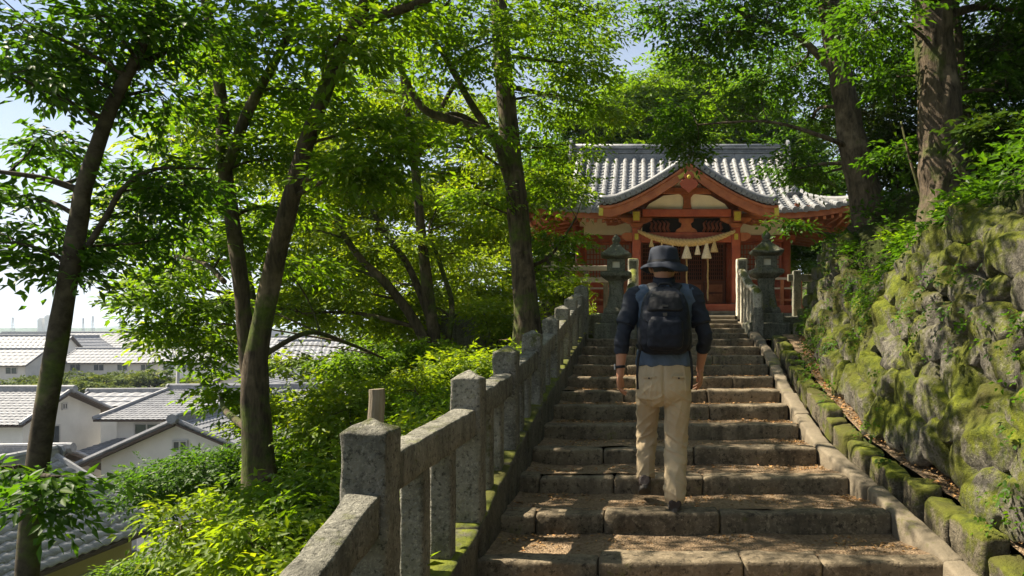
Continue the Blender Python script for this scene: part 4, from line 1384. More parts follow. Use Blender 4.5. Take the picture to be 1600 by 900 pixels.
for (a, b) in ((-1.86, -0.47), (2.61, 4.0)):
    lattice(a, b, 1.44, 2.59, 13, 7, WY)
    for k in range(3):
        x0, x1 = lerp(a, b, k / 3), lerp(a, b, (k + 1) / 3)
        m = MB(); m.box(x0 + 0.005, x1 - 0.005, WY + 0.0, WY + 0.06, FZ + 0.005, 1.435)
        m.build('board_panel', M['red'], shr)
        m = MB(); m.box(x0 + 0.02, x1 - 0.02, WY - 0.035, WY - 0.002, 1.0, 1.06)
        m.build('cross_strip', M['brownred'], shr)
for k in range(4):
    x0 = lerp(-0.19, 2.33, k / 4); x1 = lerp(-0.19, 2.33, (k + 1) / 4)
    yy = WY + (0.0 if k in (0, 3) else 0.07)
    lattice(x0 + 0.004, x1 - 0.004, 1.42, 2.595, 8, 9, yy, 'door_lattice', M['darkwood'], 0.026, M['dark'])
    m = MB(); m.box(x0 + 0.008, x1 - 0.008, yy, yy + 0.05, FZ + 0.005, 1.415)
    m.build('door_panel', M['darkwood'], shr)
    m = MB(); m.box(x0 + 0.09, x1 - 0.09, yy - 0.02, yy - 0.002, 0.80, 1.06)
    m.build('raised_field', M['brownred'], shr)
    m = MB(); m.box(x0 + 0.09, x1 - 0.09, yy - 0.02, yy - 0.002, 1.12, 1.34)
    m.build('raised_field', M['brownred'], shr)

# veranda railing left and right
for (a, b) in ((-2.75, -0.55), (2.70, 4.85)):
    for z, h, mt in ((1.46, 0.065, 'oldwood'), (1.18, 0.05, 'oldwood'), (0.86, 0.06, 'brownred')):
        m = MB(); m.box(a, b, 20.68, 20.75, z - h, z)
        m.build('railing_bar', M[mt], shr, bevel=0.008)
    n_ = 4
    for k in range(n_ + 1):
        x = lerp(a + 0.05, b - 0.05, k / n_)
        m = MB(); m.box(x - 0.05, x + 0.05, 20.665, 20.765, FZ + 0.002, 1.55 if k in (0, n_) else 1.394)
        m.build('railing_post', M['brownred'], shr, bevel=0.008)

# porch posts, beams and brackets
PYF = 19.85
PX = (-0.28, 2.38)
for x in PX:
    m = MB(); m.box(x - 0.15, x + 0.15, PYF - 0.15, PYF + 0.15, 0.44, 0.70)
    m.build('post_base', M['lantern'], shr, bevel=0.02)
    m = MB(); m.box(x - 0.115, x + 0.115, PYF - 0.115, PYF + 0.115, 0.70, 2.72)
    pp = m.build('porch_post', M['red'], shr, bevel=0.02)
    m = MB(); m.box(x - 0.05, x + 0.05, PYF - 0.125, PYF - 0.116, 2.40, 2.56)
    m.build('post_plate', M['gold'], pp)
    # bracket complex
    m = MB()
    m.prism([(x - 0.12, 2.72), (x + 0.12, 2.72), (x + 0.19, 2.84), (x - 0.19, 2.84)], PYF - 0.16, PYF + 0.16)
    m.prism([(x - 0.22, 2.84), (x + 0.22, 2.84), (x + 0.42, 2.93), (x + 0.42, 3.0), (x - 0.42, 3.0), (x - 0.42, 2.93)], PYF - 0.07, PYF + 0.07)
    m.box(x - 0.09, x + 0.09, PYF - 0.40, PYF + 0.40, 2.86, 2.98)
    m.build('bracket', M['brownred'], shr, bevel=0.01)
    m = MB(); m.box(x - 0.085, x + 0.085, PYF - 0.42, PYF - 0.401, 2.87, 3.10)
    m.build('bracket_end', M['gold'], shr)
    m = MB(); m.box(x - 0.11, x + 0.11, PYF - 0.40, PYF - 0.20, 2.99, 3.14)
    m.build('bearing_block', M['brownred'], shr, bevel=0.01)
    # tie beam back to the hall
    m = MB(); m.tube([(x, PYF + 0.12, 2.52), (x, 20.6, 2.66), (x, 21.3, 2.70), (x, WY - 0.1, 2.70)], 0.085, 10)
    m.build('rainbow_beam', M['brownred'], shr, smooth=True)
# lower tie beam with carved nosings
m = MB(); m.box(PX[0] + 0.116, PX[1] - 0.116, PYF - 0.09, PYF + 0.09, 2.34, 2.60)
m.build('porch_tie_beam', M['red'], shr, bevel=0.015)
for x, s in ((PX[0] - 0.116, -1), (PX[1] + 0.116, 1)):
    pl = [(x, 2.36), (x + s * 0.16, 2.38), (x + s * 0.28, 2.47), (x + s * 0.27, 2.56), (x + s * 0.18, 2.60), (x, 2.60)]
    m = MB(); m.prism(pl if s > 0 else pl[::-1], PYF - 0.08, PYF + 0.08)
    m.build('beam_nosing', M['brownred'], shr, bevel=0.012)
# dark carved panel with frog leg strut between the beams
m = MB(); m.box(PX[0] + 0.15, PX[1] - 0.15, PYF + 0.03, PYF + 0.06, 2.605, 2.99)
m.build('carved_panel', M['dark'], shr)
cx = (PX[0] + PX[1]) / 2
m = MB()
m.prism([(cx - 0.30, 2.605), (cx + 0.30, 2.605), (cx + 0.26, 2.68), (cx + 0.15, 2.74), (cx + 0.12, 2.84), (cx + 0.20, 2.90), (cx + 0.20, 2.985), (cx - 0.20, 2.985), (cx - 0.20, 2.90), (cx - 0.12, 2.84), (cx - 0.15, 2.74), (cx - 0.26, 2.68)], PYF - 0.07, PYF + 0.029)
m.build('frog_leg_strut', M['brownred'], shr, bevel=0.012)
for s in (-1, 1):
    m = MB()
    for k in range(5):
        x = cx + s * (0.45 + 0.11 * k)
        m.tube([(x, PYF + 0.0, 2.62), (x + s * 0.06, PYF - 0.02, 2.72), (x + s * 0.02, PYF, 2.84), (x + s * 0.1, PYF, 2.93)], [0.035, 0.045, 0.035, 0.015], 6)
    m.build('cloud_carving', M['darkwood'], shr, smooth=True)

# porch gable roof
GY0 = 18.75
GH, GZ0, GZ1 = 2.27, 3.03, 4.17


def gable_z(x):
    s = min(1.0, abs(x - 1.06) / GH)
    return GZ1 - (GZ1 - GZ0) * (1 - (1 - s) ** 1.5) + 0.07 * (max(0, s - 0.78) / 0.22) ** 2


gx = [1.06 + GH * q for q in np.linspace(-1, 1, 49)]
top = [(x, gable_z(x) + 0.14) for x in gx]
bot = [(x, gable_z(x) + 0.02) for x in gx]
# upper beam of the gable
m = MB(); m.box(-0.12, 2.23, PYF - 0.30, PYF - 0.12, 3.0, 3.19)
m.build('gable_beam', M['red'], shr, bevel=0.012)
# plaster in the gable (pieces between strut and rafters)
for s in (-1, 1):
    pl = [(1.06 + s * 0.10, 3.19), (1.06 + s * 1.12, 3.19), (1.06 + s * 1.0, min(3.34, gable_z(1.06 + s * 1.0) - 0.13)), (1.06 + s * 0.62, 3.56), (1.06 + s * 0.22, 3.60), (1.06 + s * 0.10, 3.56)]
    m = MB(); m.prism(pl if s > 0 else pl[::-1], PYF - 0.20, PYF - 0.14)
    m.build('gable_plaster', M['plaster'], shr)
    pl = [(1.06 + s * 0.12, 3.72), (1.06 + s * 0.55, 3.70), (1.06 + s * 0.12, 4.0)]
    m = MB(); m.prism(pl if s > 0 else pl[::-1], PYF - 0.20, PYF - 0.14)
    m.build('gable_plaster', M['plaster'], shr)
pl = [(x, gable_z(x) - 0.02) for x in gx if abs(x - 1.06) < 1.5]
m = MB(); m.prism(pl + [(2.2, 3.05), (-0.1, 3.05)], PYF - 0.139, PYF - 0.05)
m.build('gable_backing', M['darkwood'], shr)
m = MB(); m.prism([(0.93, 3.19), (1.19, 3.19), (1.15, 3.36), (1.16, 3.5), (1.24, 3.60), (0.88, 3.60), (0.96, 3.5), (0.97, 3.36)], PYF - 0.27, PYF - 0.17)
m.build('king_strut', M['brownred'], shr, bevel=0.012)
m = MB(); m.prism([(0.42, 3.60), (1.70, 3.60), (1.62, 3.72), (1.45, 3.76), (0.67, 3.76), (0.50, 3.72)], PYF - 0.29, PYF - 0.15)
m.build('collar_beam', M['brownred'], shr, bevel=0.012)
# roof deck and soffit
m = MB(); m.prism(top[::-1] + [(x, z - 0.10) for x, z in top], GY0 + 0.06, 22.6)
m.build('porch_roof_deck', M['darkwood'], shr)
# curved bargeboards with painted tips
for s in (-1, 1):
    for nm, o0, o1, ya, yb, mt in (('bargeboard', 0.02, -0.235, GY0, GY0 + 0.075, 'brownred'), ('barge_moulding', 0.055, -0.005, GY0 - 0.03, GY0 - 0.002, 'brownred')):
        xsg = [1.06 + s * GH * q for q in np.linspace(0.0, 0.995, 26)]
        up_ = [(x, gable_z(x) + o0) for x in xsg]
        lo_ = [(x, gable_z(x) + o1 * (1.0 if abs(x - 1.06) < GH * 0.9 else 0.92)) for x in xsg]
        m = MB()
        vs = []
        for yv in (ya, yb):
            vs += [(x, yv, z) for x, z in up_] + [(x, yv, z) for x, z in lo_]
        n_ = len(up_); fs = []
        for k in range(n_ - 1):
            fs += [(k, k + 1, n_ + k + 1, n_ + k), (2 * n_ + k, 2 * n_ + k + 1, 3 * n_ + k + 1, 3 * n_ + k), (k, k + 1, 2 * n_ + k + 1, 2 * n_ + k), (n_ + k, n_ + k + 1, 3 * n_ + k + 1, 3 * n_ + k)]
        fs += [(0, n_, 3 * n_, 2 * n_), (n_ - 1, 2 * n_ - 1, 4 * n_ - 1, 3 * n_ - 1)]
        m.add(vs, fs)
        bb = m.build(nm, M[mt], shr)
        if nm == 'bargeboard':
            xe = 1.06 + s * GH
            m = MB()
            m.beam((xe - s * 0.10, GY0 - 0.008, gable_z(xe) - 0.09), (xe + s * 0.012, GY0 - 0.008, gable_z(xe) - 0.085), 0.02, 0.25)
            m.build('painted_tip', M['gold'], bb)
            m = MB()
            xa, xb = 1.06 + s * 0.02, 1.06 + s * 0.26
            m.beam((xa, GY0 - 0.006, gable_z(xa) - 0.15), (xb, GY0 - 0.006, gable_z(xb) - 0.13), 0.012, 0.10)
            m.build('painted_peak', M['gold'], bb)
    # eave rafters under the porch roof
    for k in range(9):
        yv = GY0 + 0.22 + k * 0.33
        m = MB()
        pts = [(1.06 + s * GH * q, yv, gable_z(1.06 + s * GH * q) - 0.02) for q in (0.62, 0.75, 0.88, 0.985)]
        m.tube(pts, 0.038, 6)
        m.build('rafter', M['brownred'], shr)
    # verge tiles: row of round tile ends along the gable edge and roll ridge above
    for k in range(17):
        q = (k + 0.5) / 17
        x = 1.06 + s * GH * q
        sl = (gable_z(x + 0.02) - gable_z(x - 0.02)) / 0.04
        z = gable_z(x) + 0.17
        m = MB(); m.tube([(x, GY0 - 0.04, z), (x, GY0 + 0.20, z + 0.01)], 0.066, 12)
        td = m.build('verge_tile', M['tiledark'], shr, smooth=False)
        m = MB(); m.tube([(x + s * 0.066, GY0 - 0.02, z - 0.075), (x + s * 0.066, GY0 + 0.2, z - 0.06)], 0.05, 8, ell=0.5)
        m.build('verge_pan', M['tiledark'], td)
    pts = [(1.06 + s * GH * q, GY0 + 0.16, gable_z(1.06 + s * GH * q) + 0.27) for q in np.linspace(0.03, 1.0, 22)]
    m = MB(); m.tube(pts, 0.075, 10)
    m.build('verge_roll', M['tile'], shr, smooth=True)
    pts = [(1.06 + s * GH * q, GY0 + 0.34, gable_z(1.06 + s * GH * q) + 0.25) for q in np.linspace(0.03, 1.0, 22)]
    m = MB(); m.tube(pts, 0.07, 10)
    m.build('verge_roll', M['tile'], shr, smooth=True)
    # round tile rows down the porch roof
    for k in range(9):
        yv = GY0 + 0.62 + k * 0.29
        pts = [(1.06 + s * GH * q, yv, gable_z(1.06 + s * GH * q) + 0.17) for q in np.linspace(0.06, 1.0, 16)]
        m = MB(); m.tube(pts, 0.07, 9)
        m.build('tile_row', M['tile'], shr, smooth=True)
m = MB()
m.tube([(1.06, GY0 - 0.02, GZ1 + 0.36), (1.06, 22.2, GZ1 + 0.38)], 0.13, 12)
m.build('porch_ridge', M['tiledark'], shr, smooth=True)
m = MB(); m.prism([(0.86, 4.20), (1.26, 4.20), (1.32, 4.42), (1.20, 4.55), (1.16, 4.72), (1.06, 4.78), (0.96, 4.72), (0.92, 4.55), (0.80, 4.42)], GY0 - 0.07, GY0 - 0.021)
m.build('ridge_end_tile', M['tiledark'], shr, bevel=0.015)
# hanging gable pendant (heart shaped)
pl = [(1.06, 3.45), (1.14, 3.53), (1.25, 3.60), (1.30, 3.70), (1.24, 3.78), (1.16, 3.80), (1.20, 3.90), (1.14, 4.0), (0.98, 4.0), (0.92, 3.90), (0.96, 3.80), (0.88, 3.78), (0.82, 3.70), (0.87, 3.60), (0.98, 3.53)]
m = MB(); m.prism(pl, GY0 - 0.075, GY0 - 0.035)
gp = m.build('gable_pendant', M['red'], shr, bevel=0.012)
m = MB(); m.tube([(1.06, GY0 - 0.12, 3.86), (1.06, GY0 - 0.076, 3.86)], [0.03, 0.055], 10)
m.build('boss', M['gold'], gp)

# main roof : heightfield deck with stepped pan tiles, round tile rows, ridges
XN = np.linspace(XC - HE, XC + HE, 64)
YN = np.concatenate([np.linspace(EY, RYD, 18), np.linspace(RYD, BY, 10)[1:]])
vs, fs = [], []
for y in YN:
    for x in XN:
        vs.append((x, y, roof_z(x, y)))
nx_, ny_ = len(XN), len(YN)
for j in range(ny_ - 1):
    for i in range(nx_ - 1):
        a = j * nx_ + i
        fs.append((a, a + 1, a + nx_ + 1, a + nx_))
b0 = len(vs)
vs += [(x, y, z - 0.16) for x, y, z in vs[:]]
fs += [tuple(b0 + q for q in f[::-1]) for f in list(fs)]
for i in range(nx_ - 1):
    fs.append((i, b0 + i, b0 + i + 1, i + 1))
    q = (ny_ - 1) * nx_ + i
    fs.append((q, q + 1, b0 + q + 1, b0 + q))
for j in range(ny_ - 1):
    q = j * nx_
    fs.append((q, q + nx_, b0 + q + nx_, b0 + q))
    q += nx_ - 1
    fs.append((q, b0 + q, b0 + q + nx_, q + nx_))
m = MB(); m.add(vs, fs)
m.build('roof_deck', M['brownred'], shr, smooth=False)
SP = 0.295
NR = int(HE / SP)
pan = MB()
for i in range(-NR, NR + 1):
    x = XC + i * SP
    dx = abs(x - XC)
    y_end = RYD if dx <= HX else RYD - (RYD - EY) * 0.97 * max(0.25, (1 - 0.42) + 0.42 * (1 - 1)) 
    if dx > HX:
        # row runs from the eave up to the hip
        s = (dx - HX) / (HE - HX)
        y_end = EY + (RYD - EY) * max(0.06, 0.46 * (1 - s) ** 1.0)
    L_ = y_end - EY
    nt = max(2, int(L_ / 0.31))
    pts, rad = [], []
    for k in range(nt):
        for u, rr_ in ((0.0, 0.083), (0.92, 0.070), (0.93, 0.078)):
            y = EY - 0.05 + (L_ + 0.05) * (k + u) / nt
            pts.append((x, y, roof_z(x, max(EY, y)) + 0.065)); rad.append(rr_)
    m = MB(); m.tube(pts, rad, 10)
    row = m.build('tile_row', M['tile'], shr, smooth=False)
    m = MB(); m.tube([(x, EY - 0.085, roof_z(x, EY) + 0.055), (x, EY - 0.05, roof_z(x, EY) + 0.06)], [0.085, 0.09], 12)
    m.build('eave_disc', M['tiledark'], row)
    # pan tiles right of the row, saw-tooth courses
    xa, xb = x + 0.06, x + SP - 0.06
    nt2 = max(2, int(L_ / 0.19))
    for k in range(nt2):
        ya = EY - 0.06 + L_ * k / nt2; yb = EY - 0.06 + L_ * (k + 1) / nt2
        xm = (xa + xb) / 2
        za, zb = roof_z(xm, max(EY, ya)), roof_z(xm, max(EY, yb))
        pan.add([(xa, ya, za + 0.075), (xm, ya, za + 0.05), (xb, ya, za + 0.075), (xa, yb, zb + 0.035), (xm, yb, zb + 0.01), (xb, yb, zb + 0.035), (xa, ya, za - 0.01), (xm, ya, za - 0.01), (xb, ya, za - 0.01)],
                [(0, 1, 4, 3), (1, 2, 5, 4), (6, 7, 1, 0), (7, 8, 2, 1)])
tag(pan.build('pan_tiles', M['tiledark'], shr), kind='stuff')
# rafters under the front eave
for i in range(44):
    x = lerp(XC - HE + 0.12, XC + HE - 0.12, i / 43)
    m = MB(); m.beam((x, EY + 0.04, roof_z(x, EY) - 0.215), (x, WY, roof_z(x, WY) - 0.25 - 0.34 * (abs(x - XC) / HE) ** 5 * 0.5), 0.075, 0.09)
    m.build('eave_rafter', M['brownred'], shr)
for s in (-1, 1):
    for k in range(10):
        y = EY + 0.5 + k * 0.62
        xo = XC + s * (HE - 0.04)
        m = MB(); m.beam((xo, y, roof_z(xo, y) - 0.215), (XC + s * 3.05, y, roof_z(xo, y) + 0.05), 0.075, 0.09)
        m.build('eave_rafter', M['brownred'], shr)
# main ridge with courses and end tiles
m = MB()
m.box(XC - HX - 0.02, XC + HX + 0.02, RYD - 0.17, RYD + 0.17, RZ - 0.1, RZ + 0.16)
mr = m.build('main_ridge', M['tiledark'], shr, bevel=0.02)
for z, w in ((RZ + 0.19, 0.20), (RZ + 0.26, 0.16), (RZ + 0.33, 0.19)):
    m = MB(); m.box(XC - HX - 0.06, XC + HX + 0.06, RYD - w, RYD + w, z - 0.028, z + 0.022)
    m.build('ridge_course', M['tiledark'], mr, bevel=0.008)
for z, w in ((RZ + 0.225, 0.13), (RZ + 0.295, 0.13)):
    m = MB(); m.box(XC - HX - 0.02, XC + HX + 0.02, RYD - w, RYD + w, z - 0.02, z + 0.02)
    m.build('ridge_course', M['tiledark'], mr)
m = MB(); m.tube([(XC - HX - 0.1, RYD, RZ + 0.41), (XC - 1, RYD, RZ + 0.40), (XC + 1, RYD, RZ + 0.40), (XC + HX + 0.1, RYD, RZ + 0.41)], 0.10, 12)
m.build('ridge_cap', M['tiledark'], mr, smooth=True)
for s in (-1, 1):
    xe = XC + s * (HX + 0.10)
    m = MB()
    m.rings([[(xe + s * t_, RYD + a * 0.30, RZ + 0.16 + b * 0.42) for a, b in ((-1, -1), (1, -1), (1.15, -0.3), (0.8, 0.3), (0.55, 0.9), (0, 1.15), (-0.55, 0.9), (-0.8, 0.3), (-1.15, -0.3))] for t_ in (0, 0.10)])
    m.build('ridge_end_tile', M['tiledark'], shr, bevel=0.02)
    # descending ridges to the front and back
    for f in (-1, 1):
        pts = []
        for q in np.linspace(0.02, 0.62, 10):
            y = RYD + f * (RYD - EY) * q
            xx = XC + s * (HX - 0.16 - 0.10 * q)
            pts.append((xx, y, roof_z(xx, y) + 0.16))
        m = MB(); m.tube(pts, 0.15, 8, ell=1.1)
        dr = m.build('descending_ridge', M['tile'], shr, smooth=False)
        p = pts[-1]
        m = MB(); m.lathe((p[0], p[1], p[2] - 0.14), [(0.17, 0), (0.22, 0.10), (0.18, 0.24), (0.10, 0.34), (0.03, 0.40)], 10)
        m.build('demon_tile', M['tiledark'], dr)
        # hip ridges
        pts = []
        for q in np.linspace(0, 1, 9):
            xx = XC + s * lerp(HX, HE - 0.02, q)
            v_ = 0.42 * (1 - q)
            y = RYD + f * (RYD - EY) * (1 - lerp(0.44, 0.01, q))
            pts.append((xx, y, roof_z(xx, y) + 0.10))
        m = MB(); m.tube(pts, 0.12, 8)
        m.build('hip_ridge', M['tile'], shr, smooth=False)
    # gable wall of the hipped gable roof
    xg = XC + s * (HX - 0.06)
    pg = [(RYD - (RYD - EY) * q) for q in np.linspace(0.58, 0, 8)]
    vs = [(xg, y, roof_z(XC + s * HX * 0.98, y) - 0.05) for y in pg] + [(xg, 2 * RYD - y, roof_z(XC + s * HX * 0.98, y) - 0.05) for y in pg[::-1][1:]]
    vs += [(xg, vs[-1][1], vs[-1][2] - 0.4), (xg, vs[0][1], vs[0][2] - 0.4)]
    m = MB(); m.add(vs, [tuple(range(len(vs)))])
    m.build('side_gable', M['brownred'], shr)

# ---------------------------------------------------------------- sacred straw rope with tassels
rope = empty('straw_rope', (1.05, PYF - 0.3, 2.3), 'twisted straw rope sagging between the porch posts of the shrine', 'rope')
def rope_c(u):
    x = lerp(-0.24, 2.34, u)
    return Vector((x, PYF - 0.20, 2.62 - 0.31 * (1 - (2 * u - 1) ** 2)))
for ph in (0, 2 * math.pi / 3, 4 * math.pi / 3):
    pts, rad = [], []
    for k in range(121):
        u = k / 120
        fat = 0.022 + 0.036 * math.sin(math.pi * u) ** 0.7
        a = ph + u * 2 * math.pi * 9
        pts.append(rope_c(u) + Vector((0.2 * math.cos(a) * fat, math.cos(a) * fat, math.sin(a) * fat)))
        rad.append(fat * 0.92)
    m = MB(); m.tube(pts, rad, 8)
    m.build('strand', M['straw'], rope, smooth=True)
for i, (px, y0, y1, w, mt) in enumerate([(1034, 376, 398, 4, 'straw'), (1051, 378, 396, 3, 'strawpale'), (1073, 379, 404, 7.5, 'strawpale'), (1090, 379, 398, 4.5, 'strawpale'), (1104, 377, 404, 7.5, 'strawpale'), (1116, 374, 394, 6, 'straw'), (1018, 372, 386, 4, 'straw')]):
    d = PYF - 0.22
    a, b = P(px, y0, d), P(px, y1, d)
    r1 = w / F * d
    h = a.z - b.z
    m = MB()
    n_ = 18
    rr_ = []
    for r_, z_ in ((0.18, 0.10), (0.22, 0), (0.34, -0.18), (0.30, -0.22), (0.55, -0.5), (0.85, -0.8), (1.0, -1.0)):
        rr_.append([(a.x + r1 * r_ * (1 + 0.10 * (k % 2)) * math.cos(2 * math.pi * k / n_), d + r1 * r_ * math.sin(2 * math.pi * k / n_), a.z + h * z_) for k in range(n_)])
    m.rings(rr_)
    m.build('tassel', M[mt], rope)
LABR = ['pale bell rope hanging in the middle of the shrine porch', 'second bell rope, right of the middle of the shrine porch']
for px, lab in ((1073, LABR[0]), (1106, LABR[1])):
    d = PYF - 0.1 + 0.5
    a, b = P(px, 384, d), P(px, 470, d)
    m = MB(); m.tube([a.lerp(b, k / 20) + Vector((0.006 * math.sin(k), 0, 0)) for k in range(21)], [0.022 + 0.004 * (k % 2) for k in range(21)], 8)
    br = tag(m.build('bell_rope', M['straw'], smooth=True), lab, 'rope', 'bell ropes')

# ---------------------------------------------------------------- stone lanterns
def lantern(px, d, gz, h, label, wr=1.0, mat=None):
    mat = mat or M['lantern']
    c = Vector(((px - CX) / F * d, d, gz))
    root = empty('stone_lantern', c, label, 'lantern', 'stone lanterns before the shrine')
    k = h / 1.91
    def part(nm, prof, m_=None, bev=0.08, par=None, bv=0.012):
        m = MB(); m.sq(c, [(q[0] * k * wr, q[1] * k) + ((q[2] * k,) if len(q) > 2 else ()) for q in prof], bev)
        return m.build(nm, m_ or mat, par or root, bevel=bv, rough=0.008)
    part('plinth', [(0.355, -0.1), (0.355, 0.27), (0.34, 0.285)])
    part('base', [(0.265, 0.286), (0.265, 0.44), (0.25, 0.455)])
    part('base_moulding', [(0.215, 0.456), (0.215, 0.50), (0.19, 0.56)])
    part('shaft', [(0.175, 0.55), (0.15, 0.66), (0.128, 0.80), (0.122, 0.95), (0.135, 1.045), (0.14, 1.06)], bev=0.2)
    part('platform', [(0.14, 1.061), (0.20, 1.10), (0.262, 1.145), (0.265, 1.20), (0.24, 1.222), (0.19, 1.23)])
    # fire box with openings
    w = 0.155
    fb = MB()
    for i in (-1, 1):
        for j in (-1, 1):
            fb.box(c.x + (i * w - 0.045 * (i + 1) / 1) * k * wr if i > 0 else c.x - w * k * wr, c.x + w * k * wr if i > 0 else c.x + (-w + 0.09) * k * wr, c.y + (w - 0.09) * k * wr if j > 0 else c.y - w * k * wr, c.y + w * k * wr if j > 0 else c.y + (-w + 0.09) * k * wr, c.z + 1.29 * k, c.z + 1.41 * k)
    fb.box(c.x - w * k * wr, c.x + w * k * wr, c.y - w * k * wr, c.y + w * k * wr, c.z + 1.231 * k, c.z + 1.29 * k)
    fb.box(c.x - w * k * wr, c.x + w * k * wr, c.y - w * k * wr, c.y + w * k * wr, c.z + 1.41 * k, c.z + 1.45 * k)
    f = fb.build('fire_box', mat, root)
    m = MB(); m.box(c.x - 0.09 * k, c.x + 0.09 * k, c.y - 0.09 * k, c.y + 0.09 * k, c.z + 1.29 * k, c.z + 1.41 * k)
    m.build('paper_pane', M['plaster'], f)
    part('roof', [(0.13, 1.45), (0.25, 1.475, 0.03), (0.262, 1.50, 0.05), (0.23, 1.545, 0.02), (0.15, 1.63), (0.09, 1.69), (0.07, 1.715)], bev=0.12)
    m = MB(); m.lathe(c, [(q[0] * k, q[1] * k) for q in ((0.075, 1.71), (0.085, 1.735), (0.05, 1.755), (0.07, 1.775), (0.082, 1.81), (0.072, 1.85), (0.035, 1.885), (0.01, 1.915))], 16)
    m.build('finial', mat, root, smooth=True)
    return root


lantern(963, 13.0, -0.16, 1.83, 'mossy stone lantern on the left of the upper steps, behind the walker', 1.06)
lantern(1197, 13.0, -0.16, 1.90, 'mossy stone lantern on the right of the upper steps', 1.06)
lantern(866, 15.5, 0.25, 1.6, 'brownish stone lantern half hidden by leaves at the far left of the shrine', 1.1, M['brownred'] if False else M['kerb'])

# ---------------------------------------------------------------- stone railings of the upper flight
for sx, lab in ((-0.27, 'pale stone stair railing with square newel left of the upper steps'), (1.86, 'pale stone stair railing with square newel right of the upper steps')):
    rl = empty('stair_railing', (sx, 13.5, -0.1), lab, 'railing', 'railings of the upper steps')
    post('newel_post', M['pale'], rl, sx - 0.10, sx + 0.10, 14.45, 14.65, 0.2, 1.38, cap=0.02)
    m = MB(); m.box(sx - 0.065, sx + 0.065, 14.435, 14.449, 1.16, 1.34)
    m.build('carved_plate', M['granite'], rl)
    pts = [(sx, 14.5, 1.14), (sx, 14.0, 0.98), (sx, 13.4, 0.80), (sx, 12.9, 0.72), (sx, 12.55, 0.64), (sx, 12.42, 0.55), (sx, 12.40, 0.30)]
    p2, r2 = smooth_path([Vector(p) for p in pts], [0.085] * len(pts), 5)
    m = MB(); m.tube(p2, r2, 10, ell=0.85)
    m.build('handrail', M['pale'], rl, smooth=True)
    for k in range(4):
        y = 12.9 + k * 0.45
        post('baluster', M['pale'], rl, sx - 0.05, sx + 0.05, y, y + 0.1, -0.15, 0.66 + k * 0.12, cap=0, nz=6)
    post('end_post', M['granite'], rl, sx - 0.08, sx + 0.08, 12.32, 12.48, -0.2, 0.36, cap=0.02)
    block('curb', M['slab'], rl, sx - 0.13, sx + 0.13, 12.5, 14.4, -0.35, 0.0, r=0.02, rough=0.01, seg=0.15, shear=0.17)

# low grey railing between the right lantern and the wall
lf = empty('low_stone_railing', (3.2, 14.9, 0.25), 'low dark stone railing between the right lantern and the boulder wall', 'railing')
for k in range(5):
    x = 2.95 + k * 0.45
    post('post', M['lantern'], lf, x, x + 0.16, 14.9, 15.06, 0.15, 1.18, cap=0.02)
m = MB(); m.box(2.85, 4.9, 14.93, 15.03, 0.98, 1.12)
m.build('rail', M['lantern'], lf, bevel=0.01)
lf = empty('low_wooden_railing', (-1.7, 15.2, 0.25), 'weathered low wooden railing left of the shrine veranda', 'railing')
for k in range(5):
    x = -2.5 + k * 0.4
    m = MB(); m.box(x, x + 0.10, 15.2, 15.3, 0.1, 1.32)
    m.build('post', M['stake'], lf, bevel=0.01)
for z in (1.26, 1.02):
    m = MB(); m.box(-2.6, -0.75, 15.16, 15.198, z - 0.05, z + 0.05)
    m.build('rail', M['oldwood'], lf, bevel=0.008)

# ---------------------------------------------------------------- town below
M['wallw'] = plain_mat('white_house_render', (0.62, 0.605, 0.575), 0.9, 0.14, 0.6, 0.05)
M['wallc'] = plain_mat('cream_house_render', (0.50, 0.42, 0.26), 0.9, 0.08, 0.8, 0.05)
M['wallg'] = plain_mat('grey_house_render', (0.45, 0.44, 0.42), 0.9, 0.1, 0.8, 0.05)
M['trimb'] = plain_mat('brown_house_timber', (0.07, 0.05, 0.038), 0.7, 0.2, 4, 0.1)
M['winf'] = plain_mat('aluminium_window_frame', (0.42, 0.41, 0.40), 0.4, 0.1, 4, 0)
M['pane'] = plain_mat('dark_window_glass', (0.035, 0.045, 0.055), 0.08, 0.2, 0.6, 0, 0.6)
M['curtain'] = plain_mat('pale_blue_curtain', (0.42, 0.50, 0.56), 0.7, 0.1, 1, 0)
M['pinkroof'] = plain_mat('faded_pink_sheet_roof', (0.30, 0.22, 0.19), 0.7, 0.15, 1, 0.1)


def roof_slope(m, p00, p10, p01, p11, du=0.30, dv=0.28, amp=0.035, lod=1):
    """tiled slope: p00-p10 eave, p01-p11 ridge; wavy columns and stepped courses"""
    p00, p10, p01, p11 = (Vector(p) for p in (p00, p10, p01, p11))
    U = max((p10 - p00).length, (p11 - p01).length); Vv = ((p01 - p00).length + (p11 - p10).length) / 2
    nu = max(2, int(U / du)) * (4 if lod else 2)
    nv = max(2, int(Vv / dv))
    nrm = (p10 - p00).cross(p01 - p00).normalized()
    if nrm.z < 0: nrm = -nrm
    vs, fs = [], []
    rows = []
    for j in range(nv):
        rows.append((j / nv, amp * 0.9)); rows.append(((j + 0.97) / nv, 0.0))
    for v, lift in rows:
        for i in range(nu + 1):
            u = i / nu
            p = p00.lerp(p10, u).lerp(p01.lerp(p11, u), v)
            ph = i % (4 if lod else 2)
            w = (0, 0.6, 1.0, 0.6)[ph] if lod else ph
            vs.append(p + nrm * (lift + amp * w))
    for j in range(len(rows) - 1):
        for i in range(nu):
            a = j * (nu + 1) + i
            fs.append((a, a + 1, a + nu + 2, a + nu + 1))
    m.add(vs, fs)


